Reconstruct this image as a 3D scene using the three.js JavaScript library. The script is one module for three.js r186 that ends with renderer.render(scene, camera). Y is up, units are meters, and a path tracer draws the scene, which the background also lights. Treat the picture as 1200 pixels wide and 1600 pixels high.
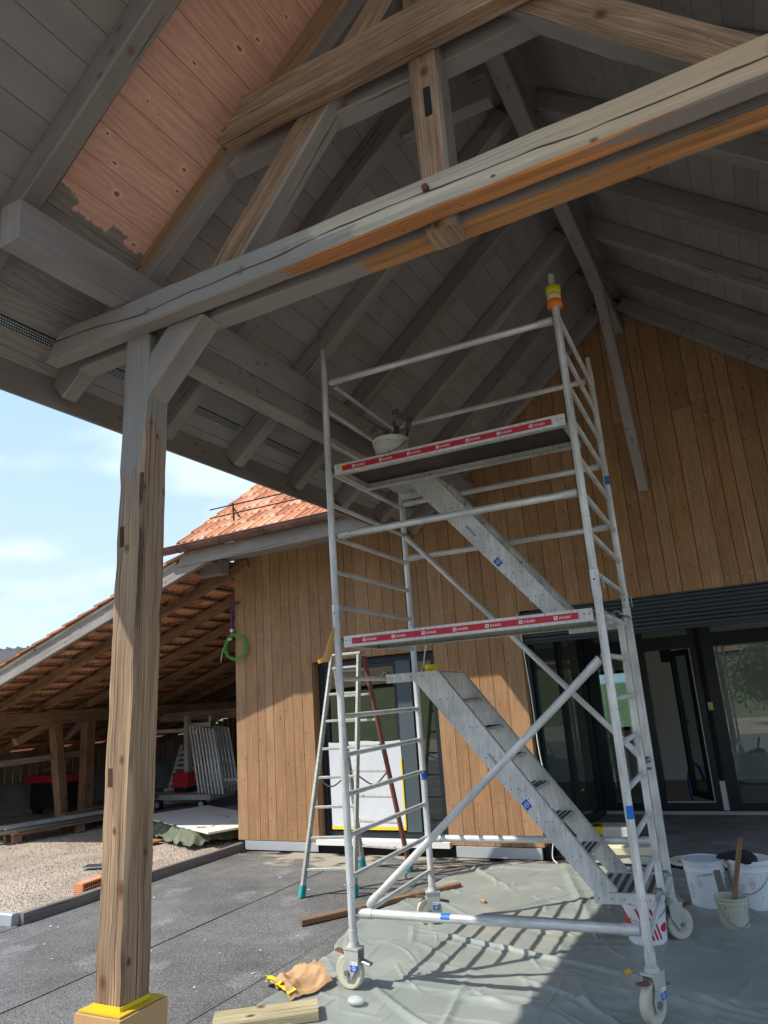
import * as THREE from 'three';
import { mergeGeometries } from 'three/addons/utils/BufferGeometryUtils.js';

// ---------------------------------------------------------------- camera, sky, sun, exposure
const scene = new THREE.Scene();
const camera = new THREE.PerspectiveCamera(71.06, 0.75, 0.05, 900);
{
  const m = new THREE.Matrix4().makeBasis(
    new THREE.Vector3(0.8819852, -0.06947207, -0.46612846),
    new THREE.Vector3(0.17854608, 0.96460235, 0.19407112),
    new THREE.Vector3(0.43614609, -0.25439327, 0.86316896));
  camera.quaternion.setFromRotationMatrix(m);
  camera.position.set(2.62879, 1.74095, 4.34393);
}
const SUN = new THREE.Vector3(-0.61, 1, 0.55).normalize();
const sunLight = new THREE.DirectionalLight(new THREE.Color(1, 0.95, 0.86), 3.0);
sunLight.position.copy(SUN).multiplyScalar(40);
sunLight.castShadow = true;
sunLight.shadow.mapSize.set(4096, 4096);
Object.assign(sunLight.shadow.camera, { left: -22, right: 22, top: 22, bottom: -22, near: 1, far: 120 });
scene.add(sunLight, sunLight.target);

// seeded random and tiling noise
function rng(seed) { let a = seed >>> 0; return () => { a = (a + 0x6D2B79F5) | 0; let t = Math.imul(a ^ (a >>> 15), 1 | a); t = (t + Math.imul(t ^ (t >>> 7), 61 | t)) ^ t; return ((t ^ (t >>> 14)) >>> 0) / 4294967296; }; }
function hash(x, y, s) { let h = Math.imul(x, 374761393) ^ Math.imul(y, 668265263) ^ Math.imul(s, 1274126177); h = Math.imul(h ^ (h >>> 13), 1274126177); return ((h ^ (h >>> 16)) >>> 0) / 4294967296; }
const wrap = (a, p) => p ? ((a % p) + p) % p : a;
function noise(x, y, px = 0, py = 0, s = 0) {
  const ix = Math.floor(x), iy = Math.floor(y); let fx = x - ix, fy = y - iy;
  fx = fx * fx * (3 - 2 * fx); fy = fy * fy * (3 - 2 * fy);
  const x0 = wrap(ix, px), x1 = wrap(ix + 1, px), y0 = wrap(iy, py), y1 = wrap(iy + 1, py);
  const a = hash(x0, y0, s), b = hash(x1, y0, s), c = hash(x0, y1, s), d = hash(x1, y1, s);
  return a + (b - a) * fx + (c - a + (a - b - c + d) * fx) * fy;
}
function fbm(x, y, o = 4, px = 0, py = 0, s = 0) { let v = 0, a = 0.5, t = 0; for (let i = 0; i < o; i++) { v += a * noise(x, y, px, py, s + i * 17); t += a; x *= 2; y *= 2; px *= 2; py *= 2; a *= 0.5; } return v / t; }
const clamp = (x, a = 0, b = 1) => Math.min(b, Math.max(a, x)), lerp = (a, b, t) => a + (b - a) * t;
const sstep = (a, b, x) => { const t = clamp((x - a) / (b - a)); return t * t * (3 - 2 * t); };

{ // hazy summer sky with thin broken cloud, computed for every direction alike
  const W = 1024, H = 512, data = new Float32Array(W * H * 4);
  for (let j = 0; j < H; j++) for (let i = 0; i < W; i++) {
    const th = ((j + 0.5) / H - 0.5) * Math.PI, ph = ((i + 0.5) / W - 0.5) * 2 * Math.PI;
    const y = Math.sin(th), x = Math.cos(th) * Math.cos(ph), z = Math.cos(th) * Math.sin(ph);
    const up = Math.max(0, y), k = Math.pow(1 - up, 2.6);
    let c = [lerp(0.26, 0.60, k), lerp(0.44, 0.72, k), lerp(0.74, 0.86, k)];
    const mu = x * SUN.x + y * SUN.y + z * SUN.z, glow = 0.75 * Math.exp(-Math.acos(clamp(mu, -1, 1)) * 3.2);
    c = [c[0] + glow, c[1] + glow * 0.95, c[2] + glow * 0.85];
    if (y > 0.02) {
      const q = 1 / (y + 0.12), cx = x * q * 1.5, cz = z * q * 1.5;
      let n = fbm(cx + 3.1, cz * 1.25 + 1.7, 6, 0, 0, 5) * 0.72 + fbm(cx * 3.3, cz * 3.7, 4, 0, 0, 9) * 0.28;
      const cover = sstep(0.47, 0.66, n) * sstep(0.06, 0.22, y) * 0.34;
      c = c.map((v, a) => lerp(v, [0.98, 1.0, 1.04][a], cover));
    } else c = c.map((v) => v * lerp(1, 0.45, sstep(0.0, -0.15, y)));
    const o = (j * W + i) * 4; data[o] = c[0] * 0.8; data[o + 1] = c[1] * 0.8; data[o + 2] = c[2] * 0.8; data[o + 3] = 1;
  }
  const t = new THREE.DataTexture(data, W, H, THREE.RGBAFormat, THREE.FloatType);
  t.mapping = THREE.EquirectangularReflectionMapping; t.magFilter = t.minFilter = THREE.LinearFilter; t.wrapS = THREE.RepeatWrapping; t.needsUpdate = true;
  scene.background = t; scene.environment = t;
}
const renderer = new THREE.WebGLRenderer({ antialias: true });
renderer.toneMapping = THREE.LinearToneMapping;
renderer.toneMappingExposure = 1.9;
renderer.shadowMap.enabled = true;

// ---------------------------------------------------------------- helpers
const V = (x, y, z) => new THREE.Vector3(x, y, z);
const used = new Map();
const numbered = (n) => { const k = used.get(n) ?? 0; used.set(n, k + 1); return k ? `${n}_${String(k).padStart(3, '0')}` : n; };
function thing(name, label, category, pos = [0, 0, 0], turn = 0, group) { const o = new THREE.Group(); o.name = numbered(name); o.position.set(...pos); o.rotation.y = turn; o.userData = { label, category }; if (group) o.userData.group = group; scene.add(o); return o; }
function mesh(name, geo, mat, parent) { const m = new THREE.Mesh(geo, mat); m.name = name; m.castShadow = m.receiveShadow = true; (parent ?? scene).add(m); return m; }
function single(name, geo, mat, label, category, group) { const m = mesh(numbered(name), geo, mat); m.userData = { label, category }; if (group) m.userData.group = group; return m; }
function struct(name, geo, mat) { const m = mesh(numbered(name), geo, mat); m.userData.kind = 'structure'; return m; }
function stuff(m) { m.userData.kind = 'stuff'; return m; }
const grp = (name, parent) => { const g = new THREE.Group(); g.name = name; parent.add(g); return g; };

function bytesTex(W, H, fn, srgb = true) { // fn(u, v) -> [r, g, b] 0..255
  const d = new Uint8Array(W * H * 4);
  for (let j = 0; j < H; j++) for (let i = 0; i < W; i++) { const c = fn((i + 0.5) / W, (j + 0.5) / H), o = (j * W + i) * 4; d[o] = clamp(c[0], 0, 255); d[o + 1] = clamp(c[1], 0, 255); d[o + 2] = clamp(c[2], 0, 255); d[o + 3] = 255; }
  const t = new THREE.DataTexture(d, W, H); if (srgb) t.colorSpace = THREE.SRGBColorSpace;
  t.wrapS = t.wrapT = THREE.RepeatWrapping; t.magFilter = THREE.LinearFilter; t.minFilter = THREE.LinearMipmapLinearFilter; t.generateMipmaps = true; t.needsUpdate = true; return t;
}
const mix3 = (a, b, t) => [a[0] + (b[0] - a[0]) * t, a[1] + (b[1] - a[1]) * t, a[2] + (b[2] - a[2]) * t];

// wood: u runs along the grain (2 m per tile), v across it (0.5 m per tile)
function wood(o) {
  const { W = 1024, H = 512, seed = 1, dark, light, knotCol = [70, 45, 30], knots = 8, cracks = 6, crackCol = [30, 24, 20], fine = 1, patch = 0.12, rings = 9, over, asp = 4 } = o;
  const r = rng(seed), K = [], C = [];
  for (let i = 0; i < knots; i++) K.push([r(), r(), (0.02 + 0.03 * r()) * (o.knotSize ?? 1)]);
  for (let i = 0; i < cracks; i++) C.push([r(), 0.1 + r() * 0.45, r(), (0.0018 + 0.0045 * r()) * (o.crackSize ?? 1), Math.floor(r() * 99)]);
  const hgt = new Float32Array(W * H);
  const map = bytesTex(W, H, (u, v) => {
    let vv = v + (fbm(u * 4, v * 4, 3, 4, 4, seed) - 0.5) * (o.wave ?? 0.02), kd = 0, kr = 9;
    for (const [ku, kv, R] of K) {
      let du = u - ku, dv = v - kv; du -= Math.round(du); dv -= Math.round(dv);
      const e = du * asp / R / 1.25, f = dv / R, d2 = e * e * 0.25 + f * f;
      if (d2 < 16) vv += Math.sign(dv) * R * 0.55 * Math.exp(-d2 * 0.4) * Math.min(1, Math.abs(f));
      kr = Math.min(kr, Math.hypot(e, f)); }
    const fr = o.freq ?? 1, g = noise(u * 9, vv * 84 * fr, 9, Math.round(84 * fr), seed + 1) * 0.34 + noise(u * 34, vv * 230 * fr, 34, Math.round(230 * fr), seed + 2) * 0.3 * fine + (0.5 + 0.5 * Math.sin((vv * rings + fbm(u * 2, vv * 6, 2, 2, 6, seed + 3) * 1.6) * 6.283)) * 0.12 + fbm(u * 12, v * 14, 4, 12, 14, seed + 5) * 0.24;
    let c = mix3(dark, light, clamp(g * 1.15 - 0.05));
    const p = 1 + (fbm(u * 5, v * 3, 4, 5, 3, seed + 7) - 0.5) * 2 * patch; c = [c[0] * p, c[1] * p, c[2] * p];
    let h = g;
    if (kr < 1.25) { const ring = 0.5 + 0.5 * Math.sin(kr * 19), t = sstep(1.25, 0.75, kr); c = mix3(c, mix3(knotCol, light, ring * 0.3 * sstep(0.35, 0.8, kr)), t * (kr < 0.45 ? 1 : 0.72)); h = lerp(h, 0.5, t); }
    for (const [cu, len, cv, w, s] of C) { let du = u - cu; du -= Math.floor(du); if (du > len) continue; const k = du / len, ww = w * Math.sin(Math.PI * k) * (0.5 + noise(u * 40, s, 40, 0, 3)); let dv = v - cv - (fbm(u * 6, s, 3, 6, 0, 4) - 0.5) * 0.035; dv -= Math.round(dv); const a = Math.abs(dv) / (ww + 1e-5); if (a < 1.6) { const t = sstep(1.6, 0.6, a); c = mix3(c, crackCol, t); h = lerp(h, -1.2, t); } }
    if (over) c = over(u, v, c, g);
    hgt[Math.min(H - 1, Math.floor(v * H)) * W + Math.min(W - 1, Math.floor(u * W))] = h;
    return c;
  });
  const bump = bytesTex(W, H, (u, v) => { const h = (hgt[Math.floor(v * H) * W + Math.floor(u * W)] + 1.2) / 2.4 * 255; return [h, h, h]; }, false);
  return { map, bump };
}
const std = (o) => new THREE.MeshStandardMaterial(o);
const woodMat = (t, o = {}) => std({ map: t.map, bumpMap: t.bump, bumpScale: o.bump ?? 0.004, roughness: o.rough ?? 0.85, color: o.color ?? 0xffffff });

// a timber from A to B: width w across, height h along "up"; slightly uneven, arrised edges. mats: one or [side+, up, side-, down]
function beam(A, B, w, h, o = {}) {
  const d = B.clone().sub(A), L = d.length(); d.normalize();
  const S = new THREE.Vector3().crossVectors(d, o.up ?? V(0, 1, 0)).normalize(), U = new THREE.Vector3().crossVectors(S, d);
  const seg = o.seg ?? Math.max(1, Math.round(L / 0.35)), ch = o.ch ?? 0.008, jit = o.jit ?? 0.003, r = rng(Math.round((o.seed ?? 1) * 977) + 5), ou = o.u0 ?? r(), ov = o.v0 ?? r();
  const a = w / 2, b = h / 2, sec = [[a, -b + ch], [a, b - ch], [a - ch, b], [-a + ch, b], [-a, b - ch], [-a, -b + ch], [-a + ch, -b], [a - ch, -b]];
  const rows = []; let sh = [0, 0];
  for (let i = 0; i <= seg; i++) { const t = i / seg; rows.push(sec.map((p) => { const j = () => (r() - 0.5) * 2 * jit, cut = (i === 0 ? (o.cutA ?? 0) : i === seg ? -(o.cutB ?? 0) : 0) * (p[1] / b); return A.clone().addScaledVector(d, t * L + cut).addScaledVector(S, p[0] + j()).addScaledVector(U, p[1] + j()); })); }
  const pos = [], uv = [], idx = [], groups = [[], [], [], []]; const per = [0]; for (let k = 0; k < 8; k++) { const p = sec[k], q = sec[(k + 1) % 8]; per.push(per[k] + Math.hypot(p[0] - q[0], p[1] - q[1])); }
  for (let k = 0; k < 8; k++) { const base = pos.length / 3, k2 = (k + 1) % 8, g = groups[[0, 0, 1, 1, 2, 2, 3, 3][k]];
    for (let i = 0; i <= seg; i++) for (const [kk, pv] of [[k, per[k]], [k2, per[k + 1]]]) { const p = rows[i][kk]; pos.push(p.x, p.y, p.z); uv.push(o.uvFit ? i / seg : ou + i / seg * L / 2, o.uvFit ? (k === 0 ? (kk === k ? 0 : 1) : k === 4 ? (kk === k ? 1 : 0) : k === 6 ? (kk === k ? 0 : 1) : k === 2 ? (kk === k ? 0 : 1) : 0.01) : ov + pv / 0.5); }
    for (let i = 0; i < seg; i++) { const e = base + i * 2; g.push(e, e + 2, e + 1, e + 1, e + 2, e + 3); } }
  for (const [i, flip] of [[0, 0], [seg, 1]]) { const base = pos.length / 3; rows[i].forEach((p, k) => { pos.push(p.x, p.y, p.z); uv.push(ou + sec[k][1] / 2, ov + sec[k][0] / 0.5); }); for (let k = 1; k < 7; k++) flip ? groups[3].push(base, base + k, base + k + 1) : groups[3].push(base, base + k + 1, base + k); }
  const geo = new THREE.BufferGeometry(); geo.setAttribute('position', new THREE.Float32BufferAttribute(pos, 3)); geo.setAttribute('uv', new THREE.Float32BufferAttribute(uv, 2));
  let at = 0; if (o.multi) groups.forEach((g, i) => { geo.addGroup(at, g.length, i); at += g.length; });
  geo.setIndex(groups.flat()); geo.computeVertexNormals(); return geo;
}
// plain box between two corners, uv in metres (scale su, sv), optional grain axis
function box(x0, x1, y0, y1, z0, z1, o = {}) {
  const g = new THREE.BoxGeometry(x1 - x0, y1 - y0, z1 - z0), p = g.attributes.position, n = g.attributes.normal, uv = g.attributes.uv, su = o.su ?? 1, sv = o.sv ?? 1, ou = o.ou ?? 0, ov = o.ov ?? 0, gr = o.grain ?? 'x';
  g.translate((x0 + x1) / 2, (y0 + y1) / 2, (z0 + z1) / 2);
  for (let i = 0; i < p.count; i++) { const q = { x: p.getX(i), y: p.getY(i), z: p.getZ(i) }, ax = Math.abs(n.getX(i)) > 0.5 ? 'x' : Math.abs(n.getY(i)) > 0.5 ? 'y' : 'z'; const rest = ['x', 'y', 'z'].filter((k) => k !== ax); let ua = rest.includes(gr) ? gr : rest[0], va = rest.find((k) => k !== ua); uv.setXY(i, ou + q[ua] / su, ov + q[va] / sv); }
  return g;
}
function rod(A, B, r, seg = 12, r2 = r) { const d = B.clone().sub(A), L = d.length(), g = new THREE.CylinderGeometry(r2, r, L, seg, 1); const uv = g.attributes.uv; for (let i = 0; i < uv.count; i++) uv.setXY(i, uv.getX(i) * r * 6.283, uv.getY(i) * L); g.translate(0, L / 2, 0); g.applyQuaternion(new THREE.Quaternion().setFromUnitVectors(V(0, 1, 0), d.normalize())); g.translate(A.x, A.y, A.z); return g; }
const merged = (list) => mergeGeometries(list.map((g) => { const h = g.index ? g.toNonIndexed() : g; for (const k of Object.keys(h.attributes)) if (!['position', 'normal', 'uv'].includes(k)) h.deleteAttribute(k); return h; }));
function hose(pts, r, seg = 60, rad = 8, closed = false) { return new THREE.TubeGeometry(new THREE.CatmullRomCurve3(pts.map((p) => V(...p)), closed), seg, r, rad, closed); }
function canvasTex(w, h, draw) { const c = document.createElement('canvas'); c.width = w; c.height = h; const x = c.getContext('2d'); draw(x, w, h); const t = new THREE.CanvasTexture(c); t.colorSpace = THREE.SRGBColorSpace; t.magFilter = THREE.LinearFilter; return t; }

// ---------------------------------------------------------------- materials
const tPaint = wood({ seed: 11, dark: [134, 126, 120], light: [150, 142, 136], knotCol: [118, 104, 93], knots: 8, cracks: 4, crackCol: [66, 60, 56], patch: 0.11, rings: 7 });
const tRaw = wood({ seed: 23, dark: [104, 80, 62], light: [190, 158, 128], knotCol: [88, 60, 40], knots: 7, cracks: 5, crackCol: [52, 40, 31], patch: 0.24, knotSize: 1.1, crackSize: 0.7, freq: 1.3 });
const tGrey = wood({ seed: 31, dark: [150, 142, 130], light: [214, 208, 196], knotCol: [95, 72, 55], knots: 6, cracks: 5, crackCol: [60, 50, 44], patch: 0.16 });
const tBrown = wood({ seed: 37, dark: [126, 84, 52], light: [186, 140, 96], knotCol: [92, 52, 30], knots: 6, cracks: 5, patch: 0.22 });
const tFacade = wood({ seed: 41, dark: [136, 102, 72], light: [184, 145, 106], knotCol: [120, 86, 58], knots: 13, cracks: 1, crackCol: [110, 72, 44], patch: 0.1, rings: 12, knotSize: 0.75 });
const tBarn = wood({ seed: 47, dark: [98, 80, 66], light: [156, 134, 112], knotCol: [50, 34, 24], knots: 8, cracks: 8, patch: 0.2 });
const tCeil = wood({ seed: 13, dark: [137, 129, 123], light: [147, 139, 133], knotCol: [126, 113, 103], knots: 4, cracks: 0, patch: 0.06, rings: 5 });
const M = {
  ceil: woodMat(tCeil, { rough: 0.75, bump: 0.0015 }), ceil2: woodMat(tCeil, { rough: 0.75, bump: 0.0015, color: 0xf6f4f3 }),
  paint: woodMat(tPaint, { rough: 0.72, bump: 0.003 }), paint2: woodMat(tPaint, { rough: 0.72, bump: 0.003, color: 0xe9e6e4 }),
  raw: woodMat(tRaw, { bump: 0.006 }), grey: woodMat(tGrey, { bump: 0.005 }), brown: woodMat(tBrown, { bump: 0.005 }), barn: woodMat(tBarn, { bump: 0.006 }), barnLight: woodMat(tRaw, { bump: 0.006, color: 0xe2d4c6 }),
  lath: woodMat(tFacade, { bump: 0.003, color: 0xfff0d8 }),
};
const facadeMats = [0xffffff, 0xf0eae4, 0xfaf4ea, 0xe8e3de, 0xf4ece2].map((c) => woodMat(tFacade, { color: c, bump: 0.003, rough: 0.7 }));
const flat = (hex, rough = 0.7, metal = 0, o = {}) => std({ color: hex, roughness: rough, metalness: metal, ...o });
const tAlu = bytesTex(512, 512, (u, v) => { const s = fbm(u * 6, v * 6, 4, 6, 6, 71), f = noise(u * 160, v * 12, 160, 12, 72), sp = noise(u * 90, v * 90, 90, 90, 75) > 0.93 ? 0.72 : 1; const k = (205 + (s - 0.5) * 60 + (f - 0.5) * 26) * sp; return [k, k, k * 0.985]; });
const tAluR = bytesTex(256, 256, (u, v) => { const k = 120 + fbm(u * 8, v * 8, 4, 8, 8, 81) * 110; return [k, k, k]; }, false);
M.alu = std({ map: tAlu, roughnessMap: tAluR, roughness: 0.8, metalness: 0.4 });
M.aluDull = std({ map: tAlu, roughnessMap: tAluR, roughness: 0.95, metalness: 0.3, color: 0xe0e0da });
M.steel = std({ color: 0x8b8d8c, roughness: 0.55, metalness: 0.8, roughnessMap: tAluR });
M.rust = std({ color: 0x6d4a38, roughness: 0.9, metalness: 0.2 });
M.dark = flat(0x232b33, 0.45, 0.1); M.frame = flat(0x1d262e, 0.42, 0.15); M.frameGrey = flat(0x4a565c, 0.5, 0.1); M.black = flat(0x141414, 0.8);
M.white = flat(0xdcdcd9, 0.6); M.plaster = flat(0xdedcd6, 0.95); M.zinc = std({ color: 0xb9bcbf, roughness: 0.5, metalness: 0.35 });
M.glass = new THREE.MeshPhysicalMaterial({ color: 0xdfe8e6, roughness: 0.01, transmission: 1, thickness: 0, ior: 1.9 });
const tConc = bytesTex(512, 512, (u, v) => { const s = fbm(u * 5, v * 5, 5, 5, 5, 91), g = noise(u * 200, v * 200, 200, 200, 92); const k = 126 + (s - 0.5) * 60 + (g - 0.5) * 22; return [k, k * 0.99, k * 0.97]; });
M.conc = std({ map: tConc, roughness: 0.9 });
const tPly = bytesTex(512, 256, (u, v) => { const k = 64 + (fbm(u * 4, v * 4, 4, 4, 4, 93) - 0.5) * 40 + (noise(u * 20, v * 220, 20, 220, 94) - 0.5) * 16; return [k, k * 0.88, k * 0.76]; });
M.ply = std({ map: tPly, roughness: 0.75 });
M.copper = std({ map: bytesTex(512, 128, (u, v) => { const s = fbm(u * 12, v * 4, 4, 12, 4, 95); return mix3([86, 58, 50], [140, 104, 94], s); }), roughness: 0.55, metalness: 0.45 });
M.paper = flat(0xb08a60, 0.85); M.kraft = std({ color: 0xc29a6b, roughness: 0.85, bumpMap: tConc.clone(), bumpScale: 0.01 });
M.yellow = flat(0xe6c619, 0.6); M.red = flat(0xb5202a, 0.5); M.teal = flat(0x1f9aa0, 0.6); M.orange = flat(0xf07a18, 0.6);

// ---------------------------------------------------------------- ground
const tMeadow = bytesTex(1024, 1024, (u, v) => { const n = fbm(u * 8, v * 8, 5, 8, 8, 101), f = noise(u * 300, v * 300, 300, 300, 102); return mix3(mix3([84, 98, 54], [126, 128, 80], n), [62, 72, 40], f * 0.35); });
{ tMeadow.repeat.set(1 / 12, 1 / 12);
  const g = new THREE.PlaneGeometry(700, 700, 140, 140), p = g.attributes.position, uv = g.attributes.uv; g.rotateX(-Math.PI / 2);
  for (let i = 0; i < p.count; i++) { const x = p.getX(i), z = p.getZ(i), far = Math.hypot(x, z - 0); const rise = sstep(18, 120, z) * (16 + 7 * Math.sin(x * 0.02 + 1)) + sstep(60, 260, far) * 4 * fbm(x * 0.01 + 9, z * 0.01 + 9, 3); p.setY(i, -0.06 + (z > 10 || far > 60 ? rise : 0)); uv.setXY(i, x, z); }
  g.computeVertexNormals(); struct('ground', g, std({ map: tMeadow, roughness: 1 })); }
{ // ploughed strip on the slope behind the camera, seen mirrored in the glass
  const g = new THREE.PlaneGeometry(160, 34, 60, 12), p = g.attributes.position, uv = g.attributes.uv; g.rotateX(-Math.PI / 2); g.translate(0, 0, 60);
  for (let i = 0; i < p.count; i++) { const x = p.getX(i), z = p.getZ(i), far = Math.hypot(x, z); p.setY(i, 0.35 - 0.06 + sstep(18, 120, z) * (16 + 7 * Math.sin(x * 0.02 + 1)) + sstep(60, 260, far) * 4 * fbm(x * 0.01 + 9, z * 0.01 + 9, 3)); uv.setXY(i, x / 10, z / 10); }
  g.computeVertexNormals(); struct('ploughed_field', g, std({ map: bytesTex(512, 512, (u, v) => { const n = fbm(u * 6, v * 30, 4, 6, 30, 105); return mix3([96, 74, 50], [168, 138, 98], n); }), roughness: 1 })); }
const tGravel = bytesTex(1024, 1024, (u, v) => { const a = noise(u * 210, v * 210, 210, 210, 111), b = noise(u * 110, v * 110, 110, 110, 112), s = fbm(u * 6, v * 6, 4, 6, 6, 113); const k = 0.74 + 0.24 * a + 0.12 * b - 0.1 + (s - 0.5) * 0.24; return [206 * k, 187 * k, 167 * k]; });
const tGravelB = bytesTex(1024, 1024, (u, v) => { const k = 255 * (0.6 * noise(u * 210, v * 210, 210, 210, 111) + 0.4 * noise(u * 110, v * 110, 110, 110, 112)); return [k, k, k]; }, false);
tGravel.repeat.set(0.4, 0.4); tGravelB.repeat.set(0.4, 0.4);
M.gravel = std({ map: tGravel, bumpMap: tGravelB, bumpScale: 0.02, roughness: 1 });
{ const g = new THREE.PlaneGeometry(26, 26, 90, 90); g.rotateX(-Math.PI / 2); g.translate(-16.85, 0, -13.52); const p = g.attributes.position, uv = g.attributes.uv;
  for (let i = 0; i < p.count; i++) { const x = p.getX(i), z = p.getZ(i); p.setY(i, -0.012 + (fbm(x * 0.9 + 40, z * 0.9 + 40, 3) - 0.5) * 0.04); uv.setXY(i, x, z); }
  g.computeVertexNormals(); struct('gravel_yard', g, M.gravel);
  const r = rng(77), peb = new THREE.InstancedMesh(new THREE.IcosahedronGeometry(1, 0), std({ color: 0xffffff, roughness: 0.95 }), 9000), mt = new THREE.Matrix4(), q = new THREE.Quaternion(), c = new THREE.Color();
  for (let i = 0; i < 9000; i++) { const x = -3.95 - Math.pow(r(), 1.4) * 6.5, z = -0.62 - r() * 4.6, s = 0.004 + 0.008 * r() * r(); q.setFromEuler(new THREE.Euler(r() * 6, r() * 6, r() * 6)); mt.compose(V(x, -0.008 + (fbm(x * 0.9 + 40, z * 0.9 + 40, 3) - 0.5) * 0.04 + s * 0.4, z), q, V(s * (0.8 + r() * 0.6), s * 0.7, s)); peb.setMatrixAt(i, mt); const k = 0.3 + 0.22 * r(); peb.setColorAt(i, c.setRGB(k * 1.1, k * (0.92 + 0.06 * r()), k * 0.78)); }
  peb.name = 'pebbles'; peb.userData = { kind: 'stuff', label: 'loose beige pebbles of the gravel yard', category: 'gravel' }; peb.castShadow = peb.receiveShadow = true; scene.add(peb); }
{ const g = new THREE.PlaneGeometry(60, 10, 40, 10); g.rotateX(-Math.PI / 2); g.translate(0, -0.02, 13); const p = g.attributes.position, uv = g.attributes.uv; for (let i = 0; i < p.count; i++) uv.setXY(i, p.getX(i), p.getZ(i)); struct('added_forecourt', g, M.gravel); }  // added gravel behind the camera, there to bounce warm light into the shade
{ const g = new THREE.PlaneGeometry(30, 34, 30, 30); g.rotateX(-Math.PI / 2); g.translate(20.6, -0.02, 1); const p = g.attributes.position, uv = g.attributes.uv; for (let i = 0; i < p.count; i++) uv.setXY(i, p.getX(i), p.getZ(i)); struct('added_gravel_drive', g.translate(0, 0.006, 0), M.gravel); }  // more added gravel, out of frame, for the same warm bounce
// bitumen roofing membrane of the terrace: strips laid side by side, grey slate chips
const tMem = bytesTex(1024, 1024, (u, v) => { const a = noise(u * 260, v * 260, 260, 260, 121), b = noise(u * 420, v * 420, 420, 420, 122), s = fbm(u * 5, v * 5, 5, 5, 5, 123), st = fbm(u * 3, v * 9, 4, 3, 9, 124); let k = 97 + (a - 0.5) * 54 + (s - 0.5) * 30 + (st - 0.5) * 22 + (b > 0.86 ? 60 * (b - 0.8) * 6 : 0); const dust = sstep(0.6, 0.78, fbm(u * 4, v * 4, 5, 4, 4, 129)) * 26; k += dust; return [k, k * 0.985, k * 0.965]; });
const tMemB = bytesTex(1024, 1024, (u, v) => { const k = 255 * noise(u * 260, v * 260, 260, 260, 121); return [k, k, k]; }, false);
tMem.repeat.set(0.55, 0.55); tMemB.repeat.set(0.55, 0.55);
M.mem = std({ map: tMem, bumpMap: tMemB, bumpScale: 0.004, roughness: 0.95 });
{ const base = struct('terrace', box(-3.78, 5.6, -0.055, -0.004, -3.9, 8), flat(0x1c1c1d, 0.95));
  mesh('terrace_slab', box(-8, -3.782, -0.055, -0.004, -0.46, 8), flat(0x1c1c1d, 0.95), base);
  for (let i = 0; i < 3; i++) { const g = new THREE.PlaneGeometry(1.3, 8.4, 8, 40); g.rotateX(-Math.PI / 2); g.translate(-4.43 - i * 1.31, 0, 3.76); const p = g.attributes.position, uv = g.attributes.uv; for (let k = 0; k < p.count; k++) { p.setY(k, 0.003 + 0.005 * fbm(p.getX(k) * 1.5 + 5, p.getZ(k) * 1.5 + 5, 3)); uv.setXY(k, p.getX(k) + 0.3 * i, p.getZ(k)); } g.computeVertexNormals(); mesh('membrane_strip', g, M.mem, base); }
  const edges = [-3.77, -3.335, -2.04, -0.735, 0.57, 1.88, 3.18, 4.48, 5.6];
  for (let i = 0; i < edges.length - 1; i++) { const g = new THREE.PlaneGeometry(edges[i + 1] - edges[i] - 0.012, 11.4, 10, 60); g.rotateX(-Math.PI / 2); g.translate((edges[i] + edges[i + 1]) / 2, 0, 2.2); const p = g.attributes.position, uv = g.attributes.uv;
    for (let k = 0; k < p.count; k++) { const x = p.getX(k), z = p.getZ(k); p.setY(k, 0.002 + (i % 2) * 0.003 + 0.006 * fbm(x * 1.5 + 5, z * 1.5 + 5, 3)); p.setX(k, x + 0.01 * (fbm(z * 1.3, i * 7, 3) - 0.5)); uv.setXY(k, x + i * 0.37, z); }
    g.computeVertexNormals(); mesh('membrane_strip', g, M.mem, base); } }
{ const r = rng(5), L = []; for (let i = 0; i < 26; i++) { const x = -3.6 + r() * 3.2, z = -3.3 + r() * 3.8, s = 0.004 + r() * 0.009; const g = new THREE.IcosahedronGeometry(s, 0); g.scale(1 + r(), 0.5, 1); g.rotateY(r() * 6); g.translate(x, 0.006 + s * 0.3, z); L.push(g); }
  const m = mesh('debris_crumbs', merged(L), flat(0xc9c4b8, 0.9)); m.userData = { kind: 'stuff', label: 'pale mortar crumbs strewn over the dark terrace membrane', category: 'debris' }; }
{ const k = thing('kerb', 'long dark timber edging between the gravel yard and the terrace', 'kerb', [-3.83, 0, 0]), km = woodMat(tPaint, { color: 0xd6d4d2 });
  for (let i = 0; i < 2; i++) mesh('edging_board', beam(V(0, 0.045, -3.66 + i * 1.585), V(0, 0.045, -3.66 + i * 1.585 + 1.58), 0.075, 0.11, { seed: 40 + i, jit: 0.004 }), km, k);
  mesh('edging_board', beam(V(-0.03, 0.045, -0.455), V(-2.6, 0.045, -0.455), 0.075, 0.11, { seed: 44, jit: 0.004 }), M.zinc, k); }

// ---------------------------------------------------------------- timber porch: gable roof on posts in front of the house
const RX = 1.73, RY = 5.94, PT = Math.tan(39.5 * Math.PI / 180), CA = Math.cos(39.5 * Math.PI / 180), SA = Math.sin(39.5 * Math.PI / 180);
const under = (x) => RY - PT * Math.abs(x - RX);                 // underside of the rafters
const RH = 0.165, RW = 0.11, ZV = 2.96, ZW = -3.64;               // rafter height and width, front verge, wall
const porch = thing('timber_porch', 'open gable-roofed timber porch with grey painted rafters and bare old truss beams', 'porch');
const onSlope = (side, s, off) => V(RX + side * (s * CA + off * SA), RY - s * SA + off * CA, 0);   // s metres down the slope from the ridge, off above the rafter underside
const SE = 2.75 / CA;                                             // slope length to the eave
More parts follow.
